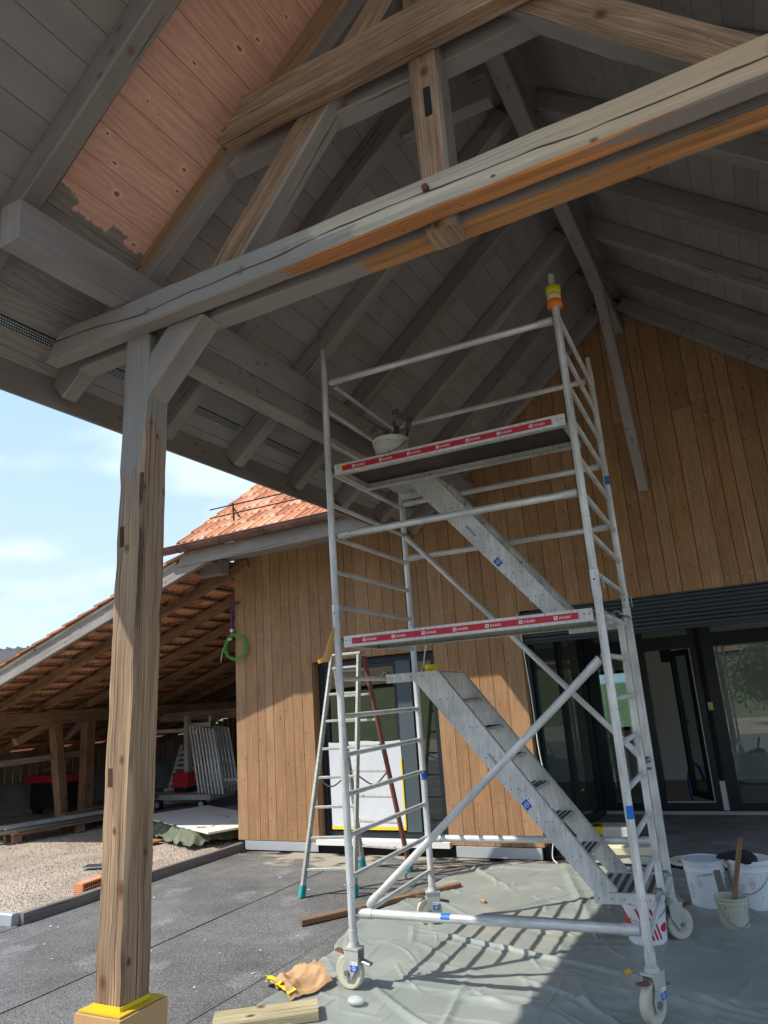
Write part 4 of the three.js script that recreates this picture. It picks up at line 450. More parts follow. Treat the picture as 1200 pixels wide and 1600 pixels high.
for (const [s, x] of [[0, 0], [1, TLn]]) { const lo = frames[s * 2], hi = frames[s * 2 + 1];
  for (const z of [0, -TW]) { if (s && z) { mesh('upright', box(x - 0.027, x + 0.027, 0.27, 2.3, z - 0.02, z + 0.02, { su: 1, sv: 1 }), M.alu, lo); mesh('coupling', rod(V(x, 2.3, z), V(x, 2.42, z), 0.0275, 14), M.alu, hi); } else { mesh('upright', rod(V(x, 0.27, z), V(x, 2.3, z), RU, 16), M.alu, lo); mesh('coupling', rod(V(x, 2.25, z), V(x, 2.42, z), 0.0285, 16), M.alu, hi); }
    mesh('upright', rod(V(x, 2.42, z), V(x, 4.27, z), RU, 16), M.alu, hi); mesh('spigot', rod(V(x, 4.271, z), V(x, 4.4 + (s && !z ? 0.05 : 0), z), 0.0205, 14), M.alu, hi); mesh('pin_hole', new THREE.CylinderGeometry(0.006, 0.006, 0.004, 8).rotateX(Math.PI / 2).translate(x, 2.36, z + 0.0285), M.black, hi);
    const pin = mesh('locking_pin', merged([rod(V(x + 0.028, 2.34, z), V(x + 0.045, 2.34, z), 0.006, 6), rod(V(x + 0.045, 2.3, z), V(x + 0.045, 2.38, z), 0.005, 6)]), M.steel, hi); }
  for (let k = 0; k < 16; k++) { const f = k < 8 ? lo : hi, y = rungY(k), end = s && k >= 1 && k <= 6 ? -0.86 : -TW; const g = rod(V(x, y, -0.01), V(x, y, end + 0.01), 0.0165, 12); mesh('rung', g, M.alu, f);
    for (const z of [-0.036, end + 0.036]) mesh('weld_collar', rod(V(x, y, z - 0.009), V(x, y, z + 0.009), 0.0195, 10), M.alu, f); }
  if (s) { mesh('inner_upright', box(x - 0.022, x + 0.022, rungY(0) + 0.017, rungY(7) - 0.017, -0.885, -0.848, { su: 1, sv: 1 }), M.alu, lo); mesh('gusset', new THREE.ExtrudeGeometry(new THREE.Shape([new THREE.Vector2(0, 0), new THREE.Vector2(0.13, 0), new THREE.Vector2(0, -0.13)]), { depth: 0.008, bevelEnabled: false }).rotateY(-Math.PI / 2).translate(x, rungY(4) - 0.016, -0.848), M.alu, lo); mesh('locking_hook', merged([rod(V(x, 1.18, -0.9), V(x, 1.14, -1.3), 0.01, 6), new THREE.SphereGeometry(0.022, 8, 6).translate(x - 0.01, 1.2, -1.3)]), M.steel, lo); } }
function rail(name, A, B, r = 0.024) { const g = grp(name, tower), d = B.clone().sub(A).normalize(); mesh('tube', rod(A.clone().addScaledVector(d, 0.06), B.clone().addScaledVector(d, -0.06), r, 16), M.alu, g); for (const [P, s] of [[A, 1], [B, -1]]) { mesh('claw', rod(P.clone().addScaledVector(d, s * 0.026), P.clone().addScaledVector(d, s * 0.12), r + 0.004, 14), M.alu, g); mesh('jaw', new THREE.TorusGeometry(0.024, 0.008, 6, 12, 4.4).rotateY(Math.PI / 2).translate(P.x + s * 0.014, P.y - 0.004, P.z - 0.055), M.steel, g); } return g; }
const zo = 0.035; // rails hook over the rungs just inside the uprights
for (const y of [4.135, 2.925]) rail('guard_rail', V(0.01, y, -zo), V(TLn - 0.01, y, -zo)); rail('base_rail', V(0.01, 0.445, -zo), V(TLn - 0.01, 0.445, -zo), 0.027);
for (const k of [15, 12, 10]) rail('guard_rail', V(0.01, rungY(k) + 0.03, -TW + zo), V(TLn - 0.01, rungY(k) + 0.03, -TW + zo)); rail('base_rail', V(0.01, 0.655, -TW + zo), V(TLn - 0.01, 0.655, -TW + zo), 0.026);
rail('diagonal_brace', V(0.07, 0.47, -zo - 0.03), V(TLn - 0.02, 1.91, -zo + 0.012), 0.024); rail('diagonal_brace', V(0.02, 3.15, -TW + 0.06), V(TLn - 0.02, 1.19, -TW + 0.06), 0.022);
// platforms in the front half
for (const [y, n] of [[3.372, 0], [2.118, 1]]) { const p = grp('platform', tower), x0 = 0.055, x1 = TLn - 0.04, z1 = 0.012, z0 = -0.515;
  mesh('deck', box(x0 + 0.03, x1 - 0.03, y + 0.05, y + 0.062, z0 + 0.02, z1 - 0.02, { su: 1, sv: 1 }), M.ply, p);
  for (const [a, b] of [[z1 - 0.02, z1], [z0, z0 + 0.02]]) mesh('side_rail', box(x0, x1, y, y + 0.076, a, b, { su: 1, sv: 1 }), M.alu, p);
  for (const [a, b] of [[z1 - 0.055, z1 - 0.0201], [z0 + 0.0201, z0 + 0.055]]) mesh('side_flange', box(x0, x1, y, y + 0.006, a, b), M.aluDull, p);
  for (const [a, b] of [[x0, x0 + 0.03], [x1 - 0.03, x1]]) mesh('end_rail', box(a, b, y + 0.004, y + 0.07, z0 + 0.0205, z1 - 0.0205), M.aluDull, p);
  mesh('warning_strip', box(x0 + 0.065, x1 - 0.085, y + 0.018, y + 0.058, z1 + 0.0002, z1 + 0.0022), sRed, p).geometry.attributes.uv.needsUpdate = true;
  { const g = p.children[p.children.length - 1].geometry, uv = g.attributes.uv, q = g.attributes.position; for (let i = 0; i < uv.count; i++) uv.setXY(i, (q.getX(i) - x0 - 0.065) / (x1 - x0 - 0.15), (q.getY(i) - y - 0.018) / 0.04); }
  for (const x of [x0, x1]) for (const z of [z1 - 0.09, z0 + 0.09]) { const g = new THREE.TorusGeometry(0.026, 0.012, 6, 12, Math.PI).scale(1, 1, 2).translate(x < 1 ? 0.004 : TLn - 0.004, y + 0.04, z); mesh('hook', g, M.steel, p); }
  if (!n) mesh('tape_mark', box(x0 + 0.055, x0 + 0.1, y + 0.056, y + 0.074, z1 + 0.0002, z1 + 0.003), M.yellow, p); for (const x of [x0 + 0.02, x0 + 0.045, x1 - 0.02, x1 - 0.05]) mesh('rivet', new THREE.SphereGeometry(0.005, 6, 5).translate(x, y + 0.045, z1 + 0.001), M.steel, p); }
// stairs in the rear half: two sheet stringers, treads and landings
function stair(x0, yTop, x1, yBot, cover) { const st = grp('stair', tower), zf = -0.70, zb = -1.265, dx = x1 - x0, dy = yBot - yTop, L = Math.hypot(dx, dy);
  const shape = new THREE.Shape([new THREE.Vector2(x0 - 0.19, yTop - 0.065), new THREE.Vector2(x0, yTop), new THREE.Vector2(x1, yBot + 0.01), new THREE.Vector2(x1 - 0.145, yBot)]);
  for (const z of [zf, zb]) { const s = mesh('stringer', new THREE.ExtrudeGeometry(shape, { depth: 0.006, bevelEnabled: false }).translate(0, 0, z - 0.003), M.alu, st);
    mesh('stringer_flange', beam(V(x0, yTop + 0.003, z + (z === zf ? -0.018 : 0.018)), V(x1, yBot + 0.012, z + (z === zf ? -0.018 : 0.018)), 0.036, 0.006, { jit: 0, ch: 0.001, seg: 1 }), M.aluDull, st);
    if (z === zf) { for (let k = 1; k < 7; k++) for (let j = 0; j < 3; j++) { const t = k / 7 - 0.012 + j * 0.03 * 0; mesh('rivet', new THREE.SphereGeometry(0.005, 6, 4).translate(x0 + dx * t - 0.035 - j * 0.055, yTop + dy * t - 0.012 - j * 0.002, z + 0.004), M.steel, s); }
      const put = (t, off, w, h, m) => { const g = new THREE.BoxGeometry(w, h, 0.001), o = mesh('sticker', g, m, s); o.position.set(x0 + dx * t - 0.10, yTop + dy * t - 0.02 + off, z + 0.0045); o.rotation.z = Math.atan2(dy, dx); }; put(0.43, 0, 0.16, 0.036, sSys); put(0.62, 0, 0.06, 0.075, sBlue); } }
  for (let k = 1; k < 7; k++) { const t = k / 7, X = x0 + dx * t - 0.075, Y = yTop + dy * t - 0.012; const tr = mesh('tread', box(X - 0.075, X + 0.055, Y - 0.02, Y, zb + 0.004, zf - 0.004), M.aluDull, st); for (const q of [-0.045, 0.0, 0.035]) mesh('grip_rib', box(X + q - 0.006, X + q + 0.006, Y, Y + 0.005, zb + 0.03, zf - 0.03), M.black, tr); }
  for (const [a, b, y, e] of [[0.025, x0 - 0.01, yTop, 0], [x1 - 0.15, TLn - 0.025, yBot, 1]]) { const ld = mesh('landing', box(a, b, y - 0.012, y - 0.002, zb + 0.004, zf - 0.004, { su: 1, sv: 1 }), M.aluDull, st); for (const z of [zf, zb]) mesh('landing_side', box(a, b, y - 0.062, y + 0.004, z - 0.004, z + 0.0042), M.alu, ld); const n = Math.floor((b - a) / 0.06); for (let k = 0; k < n; k++) mesh('slot', box(a + 0.02 + k * 0.06, a + 0.05 + k * 0.06, y - 0.0018, y + 0.001, zb + 0.05, zf - 0.05), flat(0x4a4d4c, 0.8, 0.3), ld); for (let k = 0; k < 5; k++) mesh('rivet', new THREE.SphereGeometry(0.0055, 6, 4).translate(a + 0.03 + k * (b - a - 0.06) / 4, y - 0.03, zf + 0.005), M.steel, ld); for (const z of [zf - 0.05, zb + 0.05]) mesh('hook', new THREE.TorusGeometry(0.028, 0.01, 6, 12, Math.PI).scale(1, 1, 2).translate(e ? TLn : 0, y - 0.005, z), M.steel, ld); } }
stair(0.455, 1.932, 1.545, 0.455); stair(0.50, 3.53, 1.50, 2.205);
// castors
function caster(x, z, turn) { const c = grp('caster', tower); c.position.set(x, 0, z); c.rotation.y = turn; const R = 0.1, prof = [[0, -0.018], [0.03, -0.024], [0.05, -0.018], [0.082, -0.02], [0.092, -0.024], [R - 0.002, -0.016], [R, -0.006], [R, 0.006], [R - 0.002, 0.016], [0.092, 0.024], [0.082, 0.02], [0.05, 0.018], [0.03, 0.024], [0, 0.018]].map(([a, b]) => new THREE.Vector2(a, b));
  const w = mesh('wheel', new THREE.LatheGeometry(prof, 32).rotateX(Math.PI / 2).translate(-0.035, R + 0.022, 0), std({ color: 0xbdb7a3, roughness: 0.6 }), c); mesh('hub_bolt', new THREE.CylinderGeometry(0.014, 0.014, 0.09, 10).rotateX(Math.PI / 2).translate(-0.035, R + 0.022, 0), M.steel, c);
  for (const s of [-1, 1]) { const sh = new THREE.Shape([new THREE.Vector2(-0.062, 0.085), new THREE.Vector2(-0.01, 0.085), new THREE.Vector2(0.05, 0.17), new THREE.Vector2(0.055, 0.25), new THREE.Vector2(-0.055, 0.25), new THREE.Vector2(-0.05, 0.19), new THREE.Vector2(-0.075, 0.14)]); mesh('fork_plate', new THREE.ExtrudeGeometry(sh, { depth: 0.004, bevelEnabled: false }).translate(0, 0, s * 0.034 - 0.002), M.aluDull, c); }
  mesh('top_plate', box(-0.055, 0.055, 0.2502, 0.262, -0.04, 0.04), M.aluDull, c); mesh('swivel', new THREE.CylinderGeometry(0.034, 0.042, 0.026, 18).translate(0, 0.275, 0), M.aluDull, c); mesh('stem', rod(V(0, 0.288, 0), V(0, 0.36, 0), 0.029, 16), M.alu, c);
  mesh('brake_pedal', beam(V(-0.07, 0.225, 0), V(-0.135, 0.235, 0), 0.05, 0.014, { jit: 0.001 }), M.rust, c); mesh('brake_pedal', beam(V(0.057, 0.19, 0), V(0.125, 0.175, 0), 0.045, 0.016, { jit: 0.001 }), M.steel, c); mesh('spindle_knob', rod(V(-0.035, 0.122, 0.036), V(-0.035, 0.122, 0.048), 0.017, 10), M.steel, c);
  const s = mesh('sticker', new THREE.BoxGeometry(0.05, 0.055, 0.001), sBlue, c); s.position.set(0.018, 0.16, 0.0368); }
caster(0, 0, -0.12); caster(0, -TW, 0.5); caster(TLn, 0, 1.15); caster(TLn, -TW, 0.75 + Math.PI);
{ const s = mesh('sticker', new THREE.CylinderGeometry(0.0275, 0.0275, 0.06, 16, 1, true, 0, 2.4).rotateZ(Math.PI / 2).translate(0.63, 0.445, -zo), std({ color: 0x1565c0, roughness: 0.5 }), tower); const y = [[0, -TW, 1.13], [TLn, 0, 1.05], [TLn, -TW, 3.32]]; for (const [x, z, h] of y) mesh('sticker', new THREE.CylinderGeometry(RU + 0.001, RU + 0.001, 0.07, 16, 1, true, -0.4, 2.2).translate(x, h, z), std({ color: 0x1565c0, roughness: 0.5 }), tower); }
const TM = new THREE.Matrix4().makeRotationY(2.2436 * Math.PI / 180), tp = (x, y, z) => V(x, y, z).applyMatrix4(TM);

// ---------------------------------------------------------------- small things on and around the tower
{ const p = tp(TLn, 0, 0); const ring = (name, y, ro, h, col, label) => { const pr = [[0.0262, 0], [ro, 0], [ro, h], [0.0262, h], [0.0262, 0]].map(([a, b]) => new THREE.Vector2(a, b)); const t = thing(name, label, 'tape', [p.x, y, p.z + 0.0], 0, 'tape rolls on the scaffold upright'); mesh('roll', new THREE.LatheGeometry(pr, 32), flat(col, 0.55), t); mesh('core', new THREE.CylinderGeometry(0.0262, 0.0262, h + 0.001, 20, 1, true).translate(0, h / 2, 0), std({ color: 0x9a7b52, roughness: 0.9, side: THREE.DoubleSide }), t); return t; };
  ring('tape_roll', 4.205, 0.05, 0.044, 0xe07f14, 'orange tape roll, lowest of three on the scaffold upright').rotation.z = 0.03; ring('tape_roll', 4.256, 0.045, 0.044, 0xd9c58c, 'cream tape roll between the orange and yellow ones').rotation.z = -0.03; ring('tape_roll', 4.305, 0.05, 0.046, 0xc9c018, 'bright yellow tape roll, topmost on the scaffold upright').rotation.z = -0.05; }
function bucket(name, label, pos, r0, r1, h, mat, o = {}) { const b = thing(name, label, 'bucket', pos, o.turn ?? 0, o.group); const pr = [[0, 0.003], [r0 - 0.003, 0.003], [r0, 0.01], [lerp(r0, r1, 0.8), h * 0.8], [r1 + 0.002, h * 0.815], [r1 + 0.002, h * 0.835], [r1 - 0.004, h * 0.845], [r1, h - 0.012], [r1 + 0.006, h - 0.01], [r1 + 0.006, h], [r1 - 0.003, h], [r1 - 0.006, h * 0.9], [r0 - 0.005, 0.012], [0, 0.012]].map(([a, c]) => new THREE.Vector2(a, c)); mesh('shell', (() => { const lg = new THREE.LatheGeometry(pr, 48, Math.PI * 0.5), q = lg.attributes.position, uv = lg.attributes.uv; for (let i = 0; i < uv.count; i++) uv.setY(i, q.getY(i) / h); return lg; })(), mat, b);
  const hd = []; for (let i = 0; i <= 20; i++) { const a = Math.PI * i / 20; hd.push([Math.cos(a) * (r1 + 0.006), h * 0.86 - Math.sin(a) * h * (o.drop ?? 0.45), (o.hz ?? 1) * (0.01 + Math.sin(a) * (r1 - 0.02))]); } mesh('handle', hose(hd, 0.003, 40, 6), o.handle ?? M.steel, b); if (o.lid) { mesh('lid', new THREE.CylinderGeometry(r1 + 0.008, r1 + 0.008, 0.014, 40).translate(0, h + 0.006, 0), o.lid, b); mesh('lid_rim', new THREE.TorusGeometry(r1 + 0.004, 0.006, 6, 40).rotateX(Math.PI / 2).translate(0, h + 0.013, 0), o.lid, b); } if (o.fill) mesh('paint_fill', new THREE.CylinderGeometry(lerp(r0, r1, 0.55) - 0.007, lerp(r0, r1, 0.5) - 0.007, 0.02, 32).translate(0, h * 0.5, 0), o.fill, b); return b; }
const drips = (base, drip, n, seed) => { const r = rng(seed), D = []; for (let i = 0; i < n; i++) D.push([r(), 0.15 + r() * 0.8, 0.003 + 0.007 * r(), 0.04 + 0.3 * r() * r(), r() < 0.4]); return bytesTex(512, 256, (u, v) => { let c = base.map((k) => k * (0.94 + 0.12 * fbm(u * 8, v * 8, 3, 8, 8, seed))); for (const [x, y, w, l, hz] of D) { let dx = u - x - 0.01 * Math.sin(v * 20 + x * 9); dx -= Math.round(dx); if (!hz && Math.abs(dx) < w * (0.6 + 0.5 * noise(v * 30, x * 50)) && v < y && v > y - l) c = drip; if (hz && Math.hypot(dx * 1.6, v - y) < w * 1.6) c = drip; } return c; }); };
const mCream = std({ map: drips([178, 180, 160], [62, 56, 50], 16, 21), roughness: 0.55 });
{ const p = tp(0.40, 3.435, -0.27); bucket('brush_bucket', 'small cream bucket full of paint brushes on the upper platform', [p.x, p.y, p.z], 0.105, 0.135, 0.215, std({ map: drips([206, 207, 196], [130, 126, 116], 12, 31), roughness: 0.55 }), { drop: 0.5 });
  const spec = [[-0.09, 0.12, 0.05, 'leaning left'], [-0.05, 0.1, -0.06, 'with a splattered ferrule at the left rim'], [0.03, 0.3, -0.02, 'the tallest, standing upright in the middle'], [0.08, 0.2, 0.05, 'with a bright ferrule at the right'], [0.1, 0.22, -0.06, 'leaning out at the far right']];
  spec.forEach(([dx, h, dz, w]) => { const t = thing('paint_brush', `paint-smeared brush in the cream bucket, ${w}`, 'brush', [p.x + dx * 0.6, p.y + 0.06, p.z + dz], 0, 'brushes in the bucket'); t.rotation.z = -dx * 2.6; mesh('handle', rod(V(0, 0, 0), V(0, 0.1 + h * 0.7, 0), 0.009, 8, 0.012), std({ color: 0x3c3a36, roughness: 0.7 }), t); mesh('ferrule', box(-0.024, 0.024, 0.1 + h * 0.7, 0.15 + h * 0.7, -0.008, 0.008), M.steel, t); mesh('bristles', box(-0.022, 0.022, 0.1505 + h * 0.7, 0.2 + h * 0.7, -0.007, 0.007), std({ color: 0x54504a, roughness: 0.95 }), t); }); }
{ const wTex = (seed, side) => canvasTex(1024, 256, (c, w, h) => { c.fillStyle = '#d9dcdf'; c.fillRect(0, 0, w, h); const r = rng(seed); for (const off of [0, 512]) { c.fillStyle = '#22262b'; c.font = 'bold 15px sans-serif'; c.fillText('WETTERSCHUTZ', off + 60, 96); c.font = '9px sans-serif'; for (let k = 0; k < 9; k++) { c.fillStyle = k % 4 === 3 ? '#b04048' : '#4a4f55'; c.fillRect(off + 60, 106 + k * 10, 60 + r() * 80, 2.4); } for (let k = 0; k < 7; k++) { c.fillStyle = '#555'; c.fillRect(off + 220, 112 + k * 12, 30 + r() * 40, 2.2); } c.strokeStyle = '#b6323a'; c.lineWidth = 2; for (const [a, b] of [[330, 90], [346, 106], [330, 122], [314, 106]]) { c.save(); c.translate(off + a, b); c.rotate(0.785); c.strokeRect(-8, -8, 16, 16); c.restore(); } c.fillStyle = '#3a3d40'; c.fillText('12.5 kg', off + 60, 212); c.fillRect(off + 200, 104, 1.5, 110); } c.fillStyle = '#4d4a47'; for (let k = 0; k < 26; k++) c.fillRect(r() * w, r() * h * 0.8, 2 + r() * 3, 3 + r() * 26 * r()); });
  const m1 = std({ map: wTex(3), roughness: 0.5 }), m2 = std({ map: wTex(8), roughness: 0.5 });
  bucket('paint_tub', 'white lidded paint tub behind the small cream pail', [1.885, 0.014, -2.27], 0.128, 0.15, 0.335, m1, { lid: std({ map: drips([196, 204, 210], [120, 126, 130], 12, 51), roughness: 0.5 }), drop: 0.12, turn: -0.7, group: 'white paint tubs' });
  bucket('paint_tub', 'white paint tub at the right edge with a dark rag on it', [2.21, 0.014, -2.33], 0.135, 0.155, 0.335, m2, { lid: M.white, drop: 0.5, turn: -0.4, group: 'white paint tubs' });
  const rg = new THREE.SphereGeometry(1, 44, 26); { const q = rg.attributes.position; for (let i = 0; i < q.count; i++) { const x = q.getX(i), y = q.getY(i), z = q.getZ(i), k = 0.72 + 0.55 * (1 - Math.abs(2 * fbm(x * 1.8 + y * 1.1 + 5, z * 2.2 - y * 1.3 + 5, 4) - 1)), th = 0.55 + 0.6 * sstep(-0.7, 0.9, x); q.setXYZ(i, x * 0.15, Math.max(-0.3, y) * 0.06 * k * th + 0.012, z * 0.062 * k * th + 0.02 * Math.sin(x * 3)); } rg.computeVertexNormals(); rg.rotateY(-0.15); rg.translate(2.135, 0.364, -2.25); }
  single('dark_rag', rg, std({ color: 0x26262a, roughness: 0.98, side: THREE.DoubleSide }), 'crumpled dark rag lying on the right paint tub', 'rag');
  bucket('cream_pail', 'small cream metal pail with paint runs and a stirring stick', [2.085, 0.014, -1.80], 0.092, 0.107, 0.205, mCream, { drop: 0.75, turn: 0.5, fill: std({ color: 0x4b4844, roughness: 0.35 }) });
  single('stirring_stick', beam(V(2.075, 0.09, -1.84), V(2.215, 0.6, -1.86), 0.035, 0.012, { up: V(0, 0, 1), jit: 0.001, ch: 0.002 }), woodMat(tRaw, { color: 0xfff0dc }), 'flat wooden stirring stick standing in the cream pail', 'stick');
  single('flat_brush', beam(V(2.03, 0.16, -1.90), V(2.0, 0.335, -2.02), 0.05, 0.015, { up: V(0, 0, 1), jit: 0.002 }), std({ color: 0x6d6862, roughness: 0.9 }), 'grey paint-caked brush leaning between pail and tubs', 'brush');
  const p = tp(1.55, 0.014, -1.28); const rm = std({ map: canvasTex(512, 256, (c, w, h) => { c.fillStyle = '#dcdde0'; c.fillRect(0, 0, w, h); c.fillStyle = '#c01a2e'; for (const o of [0, 256]) { c.beginPath(); c.moveTo(o + 20, 20); c.lineTo(o + 90, 128); c.lineTo(o + 20, 236); c.fill(); c.lineWidth = 9; c.strokeStyle = '#c01a2e'; for (let k = 0; k < 4; k++) { c.beginPath(); c.moveTo(o + 110 + k * 18, 40); c.lineTo(o + 150 + k * 18, 210); c.stroke(); } c.beginPath(); c.arc(o + 228, 150, 24, 0, 7); c.fill(); } }), roughness: 0.5 });
  bucket('red_print_bucket', 'white bucket with red print under the stair foot beside the rear castor', [p.x + 0.06, p.y, p.z + 0.02], 0.125, 0.145, 0.29, rm, { drop: 0.3 }); }
{ const lidM = flat(0xc9c6ba, 0.8); const spots = [[1.62, -3.72, 0.2, 'pale tub lid with an orange sticker lying flat behind the left tub'], [2.12, -3.62, 0.2, 'pale tub lid lying flat behind the right tub']]; for (const [x, z, r, l] of spots) { const t = thing('tub_lid', l, 'lid', [x, 0.02, z], 0, 'tub lids on the ground'); mesh('disc', new THREE.CylinderGeometry(r, r, 0.02, 36).translate(0, 0.01, 0), lidM, t); mesh('rim', new THREE.TorusGeometry(r, 0.012, 6, 36).rotateX(Math.PI / 2).translate(0, 0.016, 0), lidM, t); if (x < 2) mesh('sticker', box(-0.12, -0.03, 0.0201, 0.0225, 0.02, 0.09), M.orange, t); }
  const ins = thing('insulation_slab', 'thick cream insulation slabs stacked behind the stair foot', 'slab', [0.95, 0.0, -3.78], 0.05); for (let k = 0; k < 2; k++) mesh('slab', beam(V(-0.42 + k * 0.05, 0.045 + k * 0.081, 0.04 * k), V(0.38 - k * 0.03, 0.045 + k * 0.081, 0.03), 0.3, 0.078, { jit: 0.003, seed: 7 + k }), flat(k ? 0xd9cfae : 0xbfc0b2, 0.95), ins); mesh('marking', box(-0.1, -0.03, 0.1662, 0.168, -0.04, 0.05), M.orange, ins);
  const yb = thing('cement_bag', 'yellow and grey printed bag lying behind the stair in the recess', 'bag', [0.70, 0.01, -4.40], 0.12); const bt = canvasTex(512, 256, (c, w, h) => { c.fillStyle = '#c9b51d'; c.fillRect(0, 0, w, h); c.fillStyle = '#c9c8c2'; c.fillRect(230, 0, 282, h); c.fillStyle = '#25272a'; c.beginPath(); c.arc(150, 170, 60, 0, 7); c.fill(); c.fillStyle = '#8b8c8a'; for (let k = 0; k < 9; k++) c.fillRect(260, 50 + k * 18, 210 - (k * 37) % 90, 6); }); const bg = new THREE.BoxGeometry(0.46, 0.16, 0.3, 16, 8, 12); { const q = bg.attributes.position; for (let i = 0; i < q.count; i++) { const x = q.getX(i) / 0.23, y = q.getY(i) / 0.08, z = q.getZ(i) / 0.15, k = 1 - 0.12 * (x * x * x * x + z * z * z * z) ; q.setY(i, q.getY(i) * k * (1 - 0.25 * Math.max(0, Math.abs(x) - 0.7))); } bg.computeVertexNormals(); bg.translate(0, 0.155, 0); } mesh('sack', bg, std({ map: bt, roughness: 0.6 }), yb); const lower = bg.clone().scale(1.02, 0.6, 1.05).translate(0.01, -0.055, 0.01); mesh('lower_sack', lower, flat(0x8f908c, 0.8), yb); }
{ const lp = thing('paper_cone', 'strip of brown masking paper with yellow tape hanging on the left scaffold upright', 'paper', [-0.045, 2.05, -0.01]); const g = new THREE.PlaneGeometry(0.08, 0.24, 6, 10), q = g.attributes.position; for (let i = 0; i < q.count; i++) { const y = q.getY(i), x = q.getX(i); q.setX(i, x * (1 - (y + 0.12) * 2.6) - (0.12 - y) * 0.42 + 0.04); q.setZ(i, 0.02 * Math.cos(x * 40) + 0.008 * Math.sin(y * 30)); } g.translate(0, 0.1, 0.02); g.computeVertexNormals(); mesh('paper', g, std({ color: 0xbd8f55, roughness: 0.8, side: THREE.DoubleSide }), lp); mesh('tape', beam(V(-0.115, -0.012, 0.018), V(-0.045, 0.005, 0.03), 0.012, 0.035, { jit: 0.002 }), flat(0xe0a526, 0.6), lp);
  const p = tp(0.36, 1.937, -0.80); const ty = thing('yellow_tape', 'bright yellow tape roll standing on the stair landing', 'tape', [p.x, p.y, p.z], 0.4); mesh('roll', new THREE.LatheGeometry([[0.022, 0], [0.045, 0], [0.045, 0.05], [0.022, 0.05], [0.022, 0]].map(([a, b]) => new THREE.Vector2(a, b)), 28), flat(0xe8d40c, 0.5), ty); mesh('core', new THREE.CylinderGeometry(0.022, 0.022, 0.051, 20, 1, true).translate(0, 0.0255, 0), std({ color: 0x8a6d45, side: THREE.DoubleSide }), ty);
  single('loose_string', hose([[p.x - 0.07, p.y + 0.005, p.z + 0.03], [p.x - 0.06, p.y + 0.05, p.z], [p.x - 0.045, p.y + 0.12, p.z], [p.x - 0.03, p.y + 0.2, p.z - 0.01]], 0.005, 24), M.white, 'short white cord sticking up beside the yellow tape on the landing', 'cord'); }
{ const al = bytesTex(512, 128, (u, v) => { const e = Math.min(1, 6 * u, 6 * (1 - u)) * sstep(0, 0.3, v) , n = fbm(u * 14, v * 5, 5, 0, 0, 171); const k = 255 * sstep(0.42, 0.62, n * (0.55 + 0.6 * v)) * e * 0.85; return [k, k, k]; }, false); const g = new THREE.PlaneGeometry(4.3, 1.1, 2, 2); g.rotateX(-Math.PI / 2); g.translate(-1.55, 0.0135, -3.06); const m = mesh('mortar_smear', g, std({ color: 0xa39a8a, roughness: 1, alphaMap: al, transparent: true })); m.userData = { kind: 'stuff', label: 'thin pale mortar dust on the membrane along the house wall', category: 'dust' }; }
// crumpled paper, planks on the ground
{ const g = new THREE.PlaneGeometry(0.42, 0.3, 30, 22); g.rotateX(-Math.PI / 2); const q = g.attributes.position; for (let i = 0; i < q.count; i++) { const x = q.getX(i), z = q.getZ(i); q.setY(i, 0.02 + 0.07 * Math.pow(1 - Math.abs(2 * fbm(x * 7 + 3, z * 7 + 9, 3) - 1), 2) * (1 - Math.pow(Math.abs(x) / 0.22, 4)) + 0.03 * sstep(0.0, -0.15, z) + 0.014 * (1 - Math.abs(2 * noise(x * 21, z * 21, 0, 0, 5) - 1))); q.setX(i, x + 0.08 * (fbm(z * 6, 3, 2) - 0.5)); q.setZ(i, z + 0.08 * (fbm(x * 6, 8, 2) - 0.5)); } g.computeVertexNormals();
  const b = thing('crumpled_paper', 'crumpled brown masking paper with yellow tape at the edge of the plastic sheet', 'paper', [-0.38, 0.0, 0.04], -0.55); mesh('sheet', g, std({ color: 0xb48f66, roughness: 0.85, side: THREE.DoubleSide }), b); const t = new THREE.PlaneGeometry(0.38, 0.055, 30, 3); t.rotateX(-Math.PI / 2); const e = t.attributes.position; for (let i = 0; i < e.count; i++) { const x = e.getX(i); e.setY(i, 0.045 + 0.05 * fbm(x * 9, e.getZ(i) * 20 + 4, 3)); e.setZ(i, e.getZ(i) + 0.15 + 0.05 * (fbm(x * 6, 2, 2) - 0.5)); } t.computeVertexNormals(); mesh('tape', t, std({ color: 0xf0cf10, roughness: 0.55, side: THREE.DoubleSide }), b); }
single('timber_offcut', beam(V(-0.02, 0.055, 0.40), V(-0.50, 0.05, 0.74), 0.2, 0.06, { seed: 401 }), woodMat(tGrey, { color: 0xe6dcb8 }), 'pale greenish timber offcut at the bottom edge below the crumpled paper', 'plank');
single('long_batten', beam(V(-1.14, 0.035, -1.07), V(-0.28, 0.04, -2.42), 0.055, 0.05, { seed: 402 }), woodMat(tRaw, { color: 0xe8d8c8 }), 'long brown batten lying under the left side of the scaffold', 'batten');
